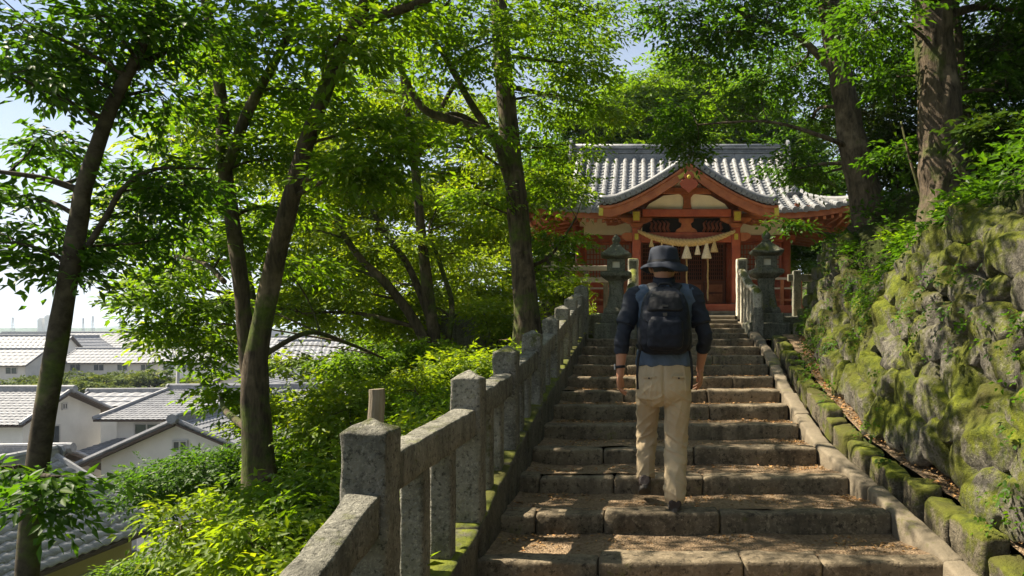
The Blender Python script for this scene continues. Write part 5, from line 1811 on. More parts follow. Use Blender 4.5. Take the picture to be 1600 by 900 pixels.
def window(mx, par, o, u, w, h, n, mat=None):
    """window on a wall: o centre, u unit vector along the wall, n outward normal"""
    o, u, n = Vector(o), Vector(u), Vector(n)
    z = Vector((0, 0, 1))
    def slab(m, a0, a1, z0, z1, d0, d1):
        m.add([o + u * a + n * d + z * zz for zz in (z0, z1) for (a, d) in ((a0, d0), (a1, d0), (a1, d1), (a0, d1))], [(0, 3, 2, 1), (4, 5, 6, 7), (0, 1, 5, 4), (1, 2, 6, 5), (2, 3, 7, 6), (3, 0, 4, 7)])
    f = MB(mx)
    t_ = 0.07
    slab(f, -w / 2, w / 2, -h / 2, -h / 2 + t_, 0.0, 0.07); slab(f, -w / 2, w / 2, h / 2 - t_, h / 2, 0.0, 0.07)
    for a in (-w / 2, -t_ / 2, w / 2 - t_):
        slab(f, a, a + t_, -h / 2 + t_, h / 2 - t_, 0.0, 0.065)
    fo = f.build('window', M['winf'], par)
    for s in (-1, 1):
        p = MB(mx)
        a0, a1 = (-w / 2 + t_, -t_ / 2) if s < 0 else (t_ / 2, w / 2 - t_)
        slab(p, a0, a1, -h / 2 + t_, h / 2 - t_, 0.005, 0.03)
        p.build('pane', mat or M['pane'], fo)


def house(label, cx, cy, L, W, ez, rz, rot=0.0, wall='wallw', roof='rooftile', hip=0.0, over=0.55, wins=(), lod=1, lower=None, group='houses of the town', tiles_single=False):
    """ridge runs along local x. ez/rz eave and ridge heights (world). wins: (side, along, z, w, h[, mat]) side in '-y','+y','+x','-x'"""
    root = empty('house', (cx, cy, TOWN_Z), label, 'house', group)
    mx = Matrix.Translation((cx, cy, 0)) @ Matrix.Rotation(rot, 4, 'Z')
    hl, hw = L / 2, W / 2
    pitch = (rz - ez) / (hw + over)
    wt = ez + over * pitch - 0.12
    m = MB(mx)
    # walls as one shell with gable tips
    vs = [(-hl, -hw, TOWN_Z - 0.3), (hl, -hw, TOWN_Z - 0.3), (hl, hw, TOWN_Z - 0.3), (-hl, hw, TOWN_Z - 0.3), (-hl, -hw, wt), (hl, -hw, wt), (hl, hw, wt), (-hl, hw, wt)]
    fs = [(0, 1, 5, 4), (2, 3, 7, 6)]
    if hip == 0:
        vs += [(-hl, 0, rz - 0.14), (hl, 0, rz - 0.14)]
        fs += [(1, 2, 6, 9, 5), (3, 0, 4, 8, 7)]
    else:
        fs += [(1, 2, 6, 5), (3, 0, 4, 7)]
    m.add(vs, fs)
    m.build('wall', M[wall], root)
    go = over * 0.8
    rl = hl + go - hip
    rt = MB(mx)
    for s in (-1, 1):
        e0 = (-(hl + go), s * (hw + over), ez); e1 = (hl + go, s * (hw + over), ez)
        r0 = (-rl, 0, rz); r1 = (rl, 0, rz)
        if not (tiles_single and s < 0):
            roof_slope(rt, e0, e1, r0, r1, 0.30 if lod else 0.8, 0.28 if lod else 0.9, 0.035 if lod else 0.07, lod)
    if hip:
        for s in (-1, 1):
            roof_slope(rt, (s * (hl + go), -(hw + over), ez), (s * (hl + go), hw + over, ez), (s * rl, 0, rz), (s * rl, 0, rz), 0.30 if lod else 0.8, 0.28 if lod else 0.9, 0.035, lod)
    tag(rt.build('roof_tiles', M[roof], root), kind='stuff')
    if tiles_single:
        tl = bpy.data.meshes.new('roof_tile')
        vs, fs = [], []
        n_ = 6
        for j, (v, lf) in enumerate(((0, 0.028), (1.1, -0.005))):
            for i in range(n_ + 1):
                a = i / n_
                vs.append(((a - 0.5) * 0.352, v * 0.30, lf + 0.030 * math.sin(2 * math.pi * (a - 0.12)) ))
        for i in range(n_ + 1):
            a = i / n_
            vs.append(((a - 0.5) * 0.352, 0.0, -0.012 + 0.030 * math.sin(2 * math.pi * (a - 0.12))))
        fs = [(i, i + 1, n_ + 2 + i, n_ + 1 + i) for i in range(n_)] + [(2 * n_ + 2 + i, 2 * n_ + 3 + i, i + 1, i) for i in range(n_)]
        tl.from_pydata(vs, [], fs)
        tl.materials.append(M[roof])
        tl.polygons.foreach_set("use_smooth", [True] * len(tl.polygons))
        S_ = math.hypot(hw + over, rz - ez)
        ang = math.atan2(rz - ez, hw + over)
        ncol, nrow = int((2 * (hl + go)) / 0.345), int(S_ / 0.29)
        rb = Matrix.Rotation(rot, 4, 'Z')
        for c_ in range(ncol):
            for r_ in range(nrow):
                lx = -(hl + go) + (c_ + 0.5) * (2 * (hl + go)) / ncol
                q = r_ / nrow
                loc = Vector((lx, -(hw + over) * (1 - q), ez + (rz - ez) * q + 0.05))
                o = bpy.data.objects.new('roof_tile', tl)
                COL.objects.link(o)
                o.parent = root
                o.matrix_local = Matrix.Translation(rb @ loc - Vector((0, 0, TOWN_Z))) @ rb @ Matrix.Rotation(ang + random.uniform(-0.015, 0.015), 4, 'X')
    # deck under the tiles (eave soffit)
    dk = MB(mx)
    for s in (-1, 1):
        dk.add([(-(hl + go), s * (hw + over), ez - 0.015), ((hl + go), s * (hw + over), ez - 0.015), (rl, 0, rz - 0.015), (-rl, 0, rz - 0.015), (-(hl + go), s * (hw + over), ez - 0.11), ((hl + go), s * (hw + over), ez - 0.11), (rl, 0, rz - 0.11), (-rl, 0, rz - 0.11)],
               [(0, 1, 2, 3), (4, 5, 6, 7), (0, 1, 5, 4), (1, 2, 6, 5), (3, 0, 4, 7)])
    if hip:
        for s in (-1, 1):
            dk.add([(s * (hl + go), -(hw + over), ez - 0.02), (s * (hl + go), (hw + over), ez - 0.02), (s * rl, 0, rz - 0.02)], [(0, 1, 2)])
    dk.build('soffit', M['trimb'], root)
    rd = MB(mx)
    rd.box(-rl - 0.02, rl + 0.02, -0.13, 0.13, rz - 0.05, rz + 0.20)
    rd.tube([(-rl - 0.06, 0, rz + 0.25), (rl + 0.06, 0, rz + 0.25)], 0.10, 8)
    ro = rd.build('ridge', M[roof], root)
    for s in (-1, 1):
        e = MB(mx); e.tube([(s * (rl + 0.02), 0, rz + 0.13), (s * (rl + 0.16), 0, rz + 0.15)], [0.24, 0.20], 8)
        e.build('ridge_end_tile', M['tiledark'], ro)
        if hip:
            for t_ in (-1, 1):
                h = MB(mx); h.tube([(s * (rl - 0.1), 0, rz + 0.10), (s * (hl + go), t_ * (hw + over), ez + 0.08)], 0.12, 6)
                h.build('hip_ridge', M[roof], root)
        else:
            for t_ in (-1, 1):
                h = MB(mx); h.tube([(s * (hl + go - 0.1), 0, rz + 0.09), (s * (hl + go - 0.1), t_ * (hw + over), ez + 0.09)], 0.10, 6)
                h.build('verge_tiles', M[roof], root)
    for w in wins:
        side, al, z, ww, hh = w[:5]
        mt = M[w[5]] if len(w) > 5 else None
        o, u, n = {'-y': ((al, -hw, z), (1, 0, 0), (0, -1, 0)), '+y': ((al, hw, z), (1, 0, 0), (0, 1, 0)), '+x': ((hl, al, z), (0, 1, 0), (1, 0, 0)), '-x': ((-hl, al, z), (0, 1, 0), (-1, 0, 0))}[side]
        window(mx, root, o, u, ww, hh, n, mt)
    if lower:   # skirt roof round the ground floor
        off, lz, dz = lower
        sk = MB(mx)
        X_, Y_ = hl + off, hw + off
        roof_slope(sk, (-X_, -Y_, lz), (X_, -Y_, lz), (-hl, -hw, lz + dz), (hl, -hw, lz + dz), 0.3, 0.28, 0.035, lod)
        roof_slope(sk, (X_, -Y_, lz), (X_, Y_, lz), (hl, -hw, lz + dz), (hl, hw, lz + dz), 0.3, 0.28, 0.035, lod)
        tag(sk.build('skirt_roof_tiles', M[roof], root), kind='stuff')
        ex = MB(mx)
        ex.add([(-X_ + .5, -Y_ + .5, TOWN_Z - 0.2), (X_ - .5, -Y_ + .5, TOWN_Z - 0.2), (X_ - .5, Y_ - .5, TOWN_Z - 0.2), (-X_ + .5, Y_ - .5, TOWN_Z - 0.2), (-X_ + .5, -Y_ + .5, lz), (X_ - .5, -Y_ + .5, lz), (X_ - .5, Y_ - .5, lz), (-X_ + .5, Y_ - .5, lz)], [(0, 1, 5, 4), (1, 2, 6, 5), (2, 3, 7, 6), (3, 0, 4, 7)])
        ex.build('ground_floor_wall', M[wall], root)
    return root


# nearest house, bottom left (ridge roughly along the view); +x side faces the hill => local -y faces world +x with rot 90
house('nearest cream house, pale tiled eave at the bottom left corner', -17.6, 17.6, 7.6, 5.3, -5.75, -3.75, R(90) - 0.02, 'wallc', 'neartile', over=0.6, tiles_single=True,
      wins=(('-y', 1.2, -7.1, 2.6, 1.3), ('-y', -2.0, -7.1, 1.8, 1.3)))
house('white gabled house whose tiled roof slopes down behind the dark bush', -19.8, 36.0, 11.5, 6.0, -5.45, -3.72, R(90) + 0.12, 'wallw', over=0.7,
      wins=(('-x', 0.9, -6.9, 1.5, 1.1), ('-x', -1.2, -6.9, 1.2, 1.1), ('-x', 0.0, -4.75, 0.6, 0.45), ('-y', -3, -7.2, 1.8, 1.2), ('-y', 1, -7.2, 1.8, 1.2)))
house('two storeyed white house with a long hipped roof and skirt roof in the town centre', -27.2, 46.5, 8.0, 6.0, -5.20, -3.75, 0.0, 'wallw', hip=1.9, over=0.9, lower=(2.2, -7.3, 0.9),
      wins=(('-y', -2.2, -5.85, 1.5, 0.7), ('-y', 1.6, -5.85, 1.5, 0.7)))
house('long white house at the left edge with blue curtained windows', -38.3, 42.0, 10.4, 5.6, -5.0, -3.5, 0.0, 'wallw', over=0.6,
      wins=(('+x', -1.2, -5.9, 1.7, 1.15), ('-y', -1.0, -6.1, 2.0, 1.3, 'curtain'), ('-y', 2.6, -6.1, 2.0, 1.3, 'curtain'), ('+x', 0.0, -4.35, 0.4, 0.4)))
house('low house with bluish tiles in front of the left edge', -28.0, 29.0, 9.0, 6.0, -6.35, -4.85, 0.10, 'wallg', 'rooftile', over=0.6, wins=(('+x', 0, -7.5, 1.5, 1.1),))
house('small low grey roofed house between the white gable and the hipped roof', -41.0, 59.0, 6.0, 5.0, -5.9, -5.0, 0.1, 'wallg', 'rooftile', over=0.4, lod=0)
house('grey tiled house seen through the leaves right of the twin trunk', -20.4, 47.0, 7.5, 6.0, -5.35, -3.7, 0.25, 'wallw', over=0.6, wins=(('-y', -1.5, -6.4, 1.6, 1.1), ('-y', 1.8, -6.4, 1.6, 1.1)))
house('steep roofed house just showing behind the hipped roof', -33.5, 63.0, 6.0, 6.0, -5.2, -3.55, R(90), 'wallw', over=0.5, wins=(('-x', 0, -6.2, 1.6, 1.1),))
house('low tiled house below the slender stems', -17.0, 40.0, 6.5, 5.5, -6.3, -4.9, 0.3, 'wallw', over=0.6, wins=(('-y', 0, -7.3, 1.8, 1.1),))
house('grey roofed house deep in the leaves at mid slope', -22.5, 62.0, 8.0, 6.0, -5.2, -3.6, -0.2, 'wallw', over=0.6, wins=(('-y', 0, -6.3, 1.8, 1.1),))

# far row
FAR = [(40, 132, 14, 9, -4.9, -1.2, 0.15, 'white farmhouse with a big pale roof at the far left of the back row'),
       (115, 139, 9, 9, -4.6, -1.4, R(80), 'narrow gabled house second in the back row'),
       (232, 150, 30, 10, -3.6, -0.7, 0.02, 'long white two storeyed building in the middle of the back row'),
       (215, 128, 19, 8, -5.6, -3.4, 0.05, 'low long house in front of the long white building'),
       (335, 126, 13, 9, -5.4, -2.6, -0.1, 'pale roofed house at the right end of the back row'),
       (420, 140, 20, 10, -4.6, -1.5, 0.05, 'pale long house glimpsed through leaves left of the twin trunk'),
       (520, 128, 16, 9, -5.0, -2.0, 0.2, 'pale house glimpsed through leaves behind the slender tree'),
       (5, 118, 12, 8, -5.6, -3.2, 0.1, 'low white house at the left edge of the back row')]
for i, (px, d, L, W, ez, rz, rot, lab) in enumerate(FAR):
    x = (px - CX) / F * d
    ws = []
    for k in range(max(2, int(L / 3.2))):
        al = -L / 2 + (k + 0.5) * L / max(2, int(L / 3.2))
        ws.append(('-y', al, ez - 0.75, 1.7, 1.1))
        if ez - 3.4 > TOWN_Z: ws.append(('-y', al, ez - 3.1, 1.7, 1.3))
    house(lab, x, d, L, W, ez, rz, rot, ('wallw', 'wallw', 'wallw', 'wallg')[i % 4], 'rooftile', over=0.8, wins=ws, lod=0, group='far row of houses')
# still farther roofs towards the hills
rngf = random.Random(77)
WORDS = ['flat pale warehouse', 'low grey shed roof', 'small white block', 'long pale factory hall', 'tiny grey house', 'white flat roofed block', 'low brown hall', 'pale storage hall']
WHERE = ['at the far left edge', 'left of the leaning trunk', 'right of the leaning trunk', 'below the crane', 'left of the low hills', 'near the right end of the far plain', 'behind the long building', 'under the leafy branch']
for i in range(8):
    d = rngf.uniform(230, 520)
    px = 10 + i * 52 + rngf.uniform(-15, 15)
    x = (px - CX) / F * d
    L, W, h = rngf.uniform(14, 40), rngf.uniform(10, 20), rngf.uniform(4, 8.2)
    root = empty('far_building', (x, d, TOWN_Z), WORDS[i] + ' on the plain ' + WHERE[i], 'building', 'far buildings on the plain')
    m = MB(); m.box(x - L / 2, x + L / 2, d - W / 2, d + W / 2, TOWN_Z - 0.5, TOWN_Z + h)
    m.build('wall', M['wallw' if i % 3 else 'wallg'], root)
    m = MB(); m.prism([(x - L / 2 - 0.5, TOWN_Z + h), (x + L / 2 + 0.5, TOWN_Z + h), (x + L / 2 - 1.0, TOWN_Z + h + 1.4), (x - L / 2 + 1.0, TOWN_Z + h + 1.4)], d - W / 2 - 0.4, d + W / 2 + 0.4)
    m.build('roof', M['rooftile'], root)
    for k in range(4):
        xx = lerp(x - L / 2, x + L / 2, (k + 0.5) / 4)
        m = MB(); m.box(xx - 1, xx + 1, d - W / 2 - 0.08, d - W / 2 - 0.01, TOWN_Z + h * 0.4, TOWN_Z + h * 0.7)
        m.build('window', M['pane'], root)
# skyline masts, towers and a crane
M['steel'] = plain_mat('grey_steel', (0.30, 0.32, 0.35), 0.6, 0.1, 1, 0, metal=0.2)
for px, d, top, w, lab in ((20, 900, 496, 1.5, 'thin lattice mast at the far left of the skyline'), (78, 1100, 494, 9, 'pale tower block left of the leaning trunk on the skyline'), (65, 1100, 499, 7, 'shorter tower block at the skyline'), (130, 900, 497, 1.2, 'lattice mast just right of the leaning trunk'), (145, 900, 494, 1.5, 'second lattice mast on the skyline'), (188, 800, 497, 1.3, 'crane mast on the skyline')):
    x = (px - CX) / F * d
    h = (CY - top) / F * d - TOWN_Z
    root = empty('skyline_mast' if w < 3 else 'tower_block', (x, d, TOWN_Z), lab, 'mast' if w < 3 else 'building')
    m = MB()
    if w < 3:
        for i in (-1, 1):
            for j in (-1, 1):
                m.beam((x + i * w, d + j * w, TOWN_Z), (x + i * w * 0.3, d + j * w * 0.3, TOWN_Z + h), 0.5, 0.5)
        for k in range(5):
            z = TOWN_Z + h * (k + 1) / 5.2
            q = w * (1 - 0.7 * (k + 1) / 5.2)
            m.beam((x - q - 0.2, d, z), (x + q + 0.2, d, z), 0.4, 0.4)
        m.build('lattice', M['steel'], root)
        if 'crane' in lab:
            m = MB(); m.beam((x - 18, d, TOWN_Z + h * 0.97), (x + 5, d, TOWN_Z + h * 0.99), 0.8, 1.0)
            m.build('jib', M['steel'], root)
    else:
        m.box(x - w / 2, x + w / 2, d - w / 2, d + w / 2, TOWN_Z, TOWN_Z + h)
        m.build('wall', M['wallg'], root)
        m = MB(); m.box(x - w / 3, x + w / 3, d - w / 3, d + w / 3, TOWN_Z + h, TOWN_Z + h + 2)
        m.build('roof_house', M['wallg'], root)
# trees of the town, between the houses and the far row
tt = []
rt_ = random.Random(31)
POS = [(0, 72), (35, 66), (60, 78), (95, 70), (120, 82), (135, 64), (165, 70), (185, 80), (205, 66), (232, 74), (255, 64), (285, 72), (310, 66), (335, 76), (360, 68), (390, 72), (430, 70), (480, 72), (530, 68)]
DESC = ['leftmost tree of the town belt', 'second tree from the left in the town belt', 'third tree from the left in the town belt', 'fourth tree of the town belt, beside the white gable', 'back tree of the town belt behind the leaning trunk', 'town tree just right of the leaning trunk', 'low tree above the small low roof', 'back tree above the small low roof', 'tree above the left end of the hipped ridge', 'tree above the middle of the hipped ridge', 'front tree above the hipped ridge', 'tree above the right end of the hipped ridge', 'tree beside the steep roof', 'back tree behind the steep roof', 'tree behind the twin trunk', 'tree right behind the twin trunk', 'town tree seen through leaves right of the twin trunk', 'town tree seen behind the slender leaves', 'rightmost town tree behind the slope']
for i, (px, d) in enumerate(POS):
    x = (px - CX) / F * d
    h = rt_.uniform(3.8, 5.0)
    r = rt_.uniform(1.9, 2.6)
    make_tree('town_tree', DESC[i], [[(x, d, TOWN_Z - 0.2, 0.22), (x + 0.2, d, TOWN_Z + h * 0.4, 0.16), (x, d, TOWN_Z + h * 0.75, 0.08)]],
              [((x, d, TOWN_Z + h - r * 0.55), r * 0.85, 1.0), ((x - r * 0.7, d - 0.6, TOWN_Z + h * 0.45), r * 0.75, 1.0), ((x + r * 0.7, d - 0.4, TOWN_Z + h * 0.5), r * 0.75, 1.0), ((x, d - 1.4, TOWN_Z + h * 0.38), r * 0.7, 1.0)],
              M['leaf_t'], M['bark'], L=0.34, Wd=0.20, slen=0.7, m=7, dens=0.42, seed=200 + i, group='trees in the town', n=8, flat=0.85)
# garden wall and stone pile by the lane
gw = empty('garden_wall', (-17.2, 28.2, TOWN_Z), 'low pale garden wall below the white gable', 'wall')
for k in range(5):
    a = Vector((-19.6 + k * 0.9, 28.5 - k * 0.35, TOWN_Z))
    block('wall_block', M['wallw'], gw, a.x, a.x + 0.89, a.y - 0.1, a.y + 0.1, TOWN_Z - 0.1, TOWN_Z + 1.5, r=0.02, rough=0.01, seg=0.3)

# utility poles
M['pole'] = plain_mat('concrete_pole', (0.36, 0.35, 0.33), 0.85, 0.1, 4, 0.1)
for x, y, h, lab in ((-33.0, 52.0, 7.6, 'utility pole behind the white gable at the left'), (-44.0, 100.0, 8.0, 'distant utility pole in front of the far row')):
    root = empty('utility_pole', (x, y, TOWN_Z), lab, 'pole', 'utility poles')
    m = MB(); m.tube([(x, y, TOWN_Z), (x, y, TOWN_Z + h)], [0.16, 0.10], 12)
    m.build('shaft', M['pole'], root, smooth=True)
    for z in (h - 0.5, h - 1.2):
        m = MB(); m.box(x - 0.9, x + 0.9, y - 0.05, y + 0.05, TOWN_Z + z, TOWN_Z + z + 0.09)
        ca = m.build('cross_arm', M['steel'], root)
        for k in (-0.8, -0.3, 0.3, 0.8):
            m = MB(); m.tube([(x + k, y, TOWN_Z + z + 0.09), (x + k, y, TOWN_Z + z + 0.26)], [0.04, 0.05], 8)
            m.build('insulator', M['wallw'], ca)

# wall details: air conditioner boxes and drain pipes
rgd = random.Random(4)
for x, y, z, lab in ((-33.05, 41.2, -7.9, 'white air conditioner box below the gable window of the left house'), (-20.6, 30.15, -8.3, 'white air conditioner box against the white gable'), (-14.9, 19.4, -8.4, 'air conditioner box under the nearest eave')):
    root = empty('air_conditioner', (x, y, z), lab, 'appliance')
    m = MB(); m.box(x, x + 0.32, y - 0.4, y + 0.4, z, z + 0.6)
    m.build('case', M['wallw'], root, bevel=0.02)
    m = MB(); m.tube([(x + 0.321, y - 0.08, z + 0.3), (x + 0.335, y - 0.08, z + 0.3)], 0.23, 18)
    m.build('fan_grille', M['steel'], root)

# ---------------------------------------------------------------- the walker
M['skin'] = plain_mat('tanned_skin', (0.36, 0.175, 0.105), 0.5, 0.10, 25, 0.1, bscale=220, bdist=0.002)
M['shirt'] = plain_mat('slate_blue_shirt', (0.060, 0.085, 0.125), 0.75, 0.18, 6, 0.25, bscale=26, bdist=0.012)
M['sleeve'] = plain_mat('black_navy_sleeve', (0.010, 0.013, 0.022), 0.75, 0.2, 8, 0.25, bscale=30, bdist=0.01)
M['khaki'] = plain_mat('khaki_cotton', (0.40, 0.31, 0.195), 0.85, 0.09, 4, 0.22, bscale=24, bdist=0.012)
M['hat'] = plain_mat('navy_hat_cloth', (0.016, 0.020, 0.032), 0.85, 0.2, 20, 0.25, bscale=200, bdist=0.003)
M['pack'] = plain_mat('black_navy_pack_nylon', (0.006, 0.008, 0.015), 0.55, 0.25, 6, 0.35, 0.2, bscale=22, bdist=0.015)
M['packb'] = plain_mat('black_webbing', (0.008, 0.008, 0.010), 0.7, 0.2, 30, 0.3, bscale=300, bdist=0.002)
M['hair'] = plain_mat('black_hair', (0.012, 0.010, 0.009), 0.6, 0.3, 60, 0.6, bscale=220, bdist=0.004)
M['boot'] = plain_mat('dark_brown_boot', (0.035, 0.026, 0.024), 0.6, 0.3, 18, 0.3, bscale=90)
M['sole'] = plain_mat('grey_rubber_sole', (0.06, 0.055, 0.05), 0.8, 0.2, 20, 0.3)
M['steelc'] = plain_mat('dull_buckle', (0.35, 0.35, 0.36), 0.4, 0.1, 10, 0, metal=0.6)

PX0, PY0, PZ0 = 0.115, 5.06, -1.222
man = empty('person', (PX0, PY0, PZ0), 'person in a dark bucket hat, blue shirt and khaki trousers walking up the steps', 'person')


def remesh(name, mb, mat, parent, vox=0.007, smooth=4, fn=None, world_off=True):
    """union of closed shapes -> one continuous skin"""
    me = bpy.data.meshes.new(name)
    me.from_pydata(mb.v, [], mb.f)
    bm = bmesh.new(); bm.from_mesh(me)
    bmesh.ops.recalc_face_normals(bm, faces=bm.faces)
    bm.to_mesh(me); bm.free()
    tmp = bpy.data.objects.new(name + '_tmp', me)
    COL.objects.link(tmp)
    r = tmp.modifiers.new('r', 'REMESH'); r.mode = 'VOXEL'; r.voxel_size = vox; r.adaptivity = 0
    s = tmp.modifiers.new('s', 'SMOOTH'); s.factor = 0.5; s.iterations = smooth
    dg = bpy.context.evaluated_depsgraph_get()
    new = bpy.data.meshes.new_from_object(tmp.evaluated_get(dg))
    bpy.data.objects.remove(tmp)
    n = len(new.vertices)
    co = np.empty(n * 3, dtype=np.float32)
    new.vertices.foreach_get('co', co)
    co = co.reshape(-1, 3)
    if fn is not None:
        no = np.empty(n * 3, dtype=np.float32)
        new.vertices.foreach_get('normal', no)
        no = no.reshape(-1, 3)
        for i in range(n):
            h = fn(Vector(co[i]))
            if h: co[i] += no[i] * h
    if parent is not None:
        co -= np.array(world_loc(parent), dtype=np.float32)
    new.vertices.foreach_set('co', co.ravel())
    new.name = name
    new.materials.clear()
    new.update()
    return link(name, new, mat, parent, True)


def ell(m, secs, n=20, power=2.0):
    """loft of horizontal super-ellipses: (cx, cy, z, rx, ry)"""
    rr_ = []
    for cx_, cy_, z_, rx_, ry_ in secs:
        ring = []
        for k in range(n):
            a = 2 * math.pi * k / n
            ca, sa = math.cos(a), math.sin(a)
            e = 2.0 / power
            ring.append((cx_ + rx_ * math.copysign(abs(ca) ** e, ca), cy_ + ry_ * math.copysign(abs(sa) ** e, sa), z_))
        rr_.append(ring)
    m.rings(rr_)


def limb(m, pts, rads, n=14, k=5, ell_=1.0):
    p_, r_ = smooth_path([Vector(p) for p in pts], list(rads), k)
    m.tube(p_, r_, n, ell=ell_)


# key joints
SH = {-1: Vector((-0.085, 5.10, 0.220)), 1: Vector((0.315, 5.12, 0.230))}
ELB = {-1: Vector((-0.168, 5.03, -0.048)), 1: Vector((0.400, 5.10, -0.040))}
WR = {-1: Vector((-0.182, 5.03, -0.285)), 1: Vector((0.375, 5.22, -0.265))}
HIP = {-1: Vector((0.022, 5.08, -0.34)), 1: Vector((0.205, 5.07, -0.34))}
KNE = {-1: Vector((0.000, 5.32, -0.735)), 1: Vector((0.200, 5.11, -0.775))}
ANK = {-1: Vector((-0.016, 5.33, -1.055)), 1: Vector((0.188, 4.99, -1.135))}

# skin: head, neck, torso, arms, hands as one surface
b = MB()
ell(b, [(0.118, 5.155, 0.345, 0.05, 0.06), (0.118, 5.16, 0.37, 0.068, 0.085), (0.118, 5.165, 0.42, 0.078, 0.100), (0.118, 5.17, 0.47, 0.080, 0.103), (0.118, 5.17, 0.52, 0.073, 0.095), (0.118, 5.17, 0.55, 0.05, 0.06)])
limb(b, [(0.116, 5.12, 0.24), (0.117, 5.135, 0.32), (0.118, 5.15, 0.40)], [0.068, 0.060, 0.062])
limb(b, [(0.118, 5.235, 0.41), (0.118, 5.275, 0.415), (0.118, 5.285, 0.40)], [0.03, 0.016, 0.012], 8)      # nose
limb(b, [(0.118, 5.22, 0.365), (0.118, 5.255, 0.355)], [0.035, 0.024], 8)                                      # chin
for s in (-1, 1):
    limb(b, [(0.118 + s * 0.078, 5.165, 0.435), (0.118 + s * 0.092, 5.158, 0.440), (0.118 + s * 0.095, 5.15, 0.42), (0.118 + s * 0.082, 5.16, 0.395)], [0.012, 0.015, 0.013, 0.010], 8)   # ears
ell(b, [(0.115, 5.08, -0.40, 0.15, 0.10), (0.115, 5.085, -0.25, 0.145, 0.10), (0.115, 5.10, -0.05, 0.145, 0.10), (0.115, 5.11, 0.12, 0.165, 0.11), (0.115, 5.115, 0.22, 0.16, 0.09), (0.115, 5.12, 0.27, 0.09, 0.07)])
for s in (-1, 1):
    limb(b, [SH[s] + Vector((-s * 0.05, 0, 0)), SH[s], SH[s].lerp(ELB[s], 0.5), ELB[s], ELB[s].lerp(WR[s], 0.30), ELB[s].lerp(WR[s], 0.8), WR[s], WR[s] + Vector((0, 0.01, -0.03))], [0.055, 0.056, 0.048, 0.042, 0.043, 0.031, 0.027, 0.028])
    # palm
    w = WR[s]
    pm = [w + Vector((0, 0.0, -0.015)), w + Vector((s * 0.004, 0.012, -0.055)), w + Vector((s * 0.004, 0.022, -0.098))]
    p_, r_ = smooth_path(pm, [0.026, 0.038, 0.037], 4)
    b.tube(p_, r_, 12, ell=0.45, up=(0.35, 0.94, 0))
    # four fingers, slightly curled, spread along the palm width (front-back)
    for fi, (ln, dy) in enumerate(((0.070, 0.030), (0.079, 0.010), (0.073, -0.010), (0.058, -0.029))):
        base = w + Vector((s * 0.004 + dy * 0.33, 0.022 + dy * 0.95, -0.094 + abs(dy) * 0.15))
        inn = -s * (0.25 + 0.10 * fi)
        p1 = base + Vector((inn * 0.010, 0.004, -ln * 0.42))
        p2 = p1 + Vector((inn * 0.040, 0.004, -ln * 0.30))
        p3 = p2 + Vector((inn * 0.060, 0.004, -ln * 0.18))
        limb(b, [base, p1, p2, p3], [0.0098, 0.0092, 0.0085, 0.0070], 8, 3)
    # thumb leaves the front side of the palm near its base
    th = w + Vector((0, 0.020, -0.030))
    limb(b, [th, th + Vector((-s * 0.010, 0.030, -0.028)), th + Vector((-s * 0.016, 0.042, -0.058)), th + Vector((-s * 0.020, 0.044, -0.080))], [0.015, 0.012, 0.0105, 0.008], 8, 3)
remesh('body', b, M['skin'], man, 0.0048, 3)

# hair below the hat
b = MB()
ell(b, [(0.118, 5.140, 0.395, 0.070, 0.072), (0.118, 5.145, 0.43, 0.081, 0.088), (0.118, 5.15, 0.48, 0.084, 0.10), (0.118, 5.16, 0.52, 0.076, 0.09)])
remesh('hair', b, M['hair'], man, 0.008, 2, lambda p: 0.003 * mn.noise(p * 120))

# bucket hat
hc = Vector((0.118, 5.165, 0.0))
b = MB()
n_ = 48
rr_ = []
for r_, z_, fl in ((0.010, 0.582, 0), (0.060, 0.580, 0), (0.088, 0.570, 0), (0.098, 0.552, 0), (0.103, 0.52, 0), (0.108, 0.485, 0), (0.112, 0.468, 0), (0.117, 0.461, 0.1), (0.143, 0.444, 0.5), (0.164, 0.424, 1.0), (0.168, 0.415, 1.1), (0.163, 0.415, 1.1), (0.140, 0.437, 0.5), (0.110, 0.455, 0.1), (0.102, 0.47, 0)):
    ring = []
    for k in range(n_):
        a = 2 * math.pi * k / n_
        wv = 0.016 * math.sin(2 * a + 0.6) + 0.009 * math.sin(3 * a) + 0.004 * math.sin(7 * a)
        dent = 0.006 * mn.noise(Vector((math.cos(a) * 2, math.sin(a) * 2, z_ * 14)))
        q = r_ + dent * (1 if r_ > 0.05 else 0)
        ring.append((hc.x + q * math.cos(a), hc.y + q * 1.08 * math.sin(a), z_ + wv * fl + dent * 0.5))
    rr_.append(ring)
b.rings(rr_)
hat = b.build('bucket_hat', M['hat'], man, smooth=True)
b = MB()
b.rings([[(hc.x + (q + 0.0035) * math.cos(2 * math.pi * k / 40), hc.y + (q + 0.0035) * 1.08 * math.sin(2 * math.pi * k / 40), z_) for k in range(40)] for q, z_ in ((0.1135, 0.466), (0.1105, 0.483))], caps=False)
b.build('hat_band', M['packb'], hat, smooth=True)

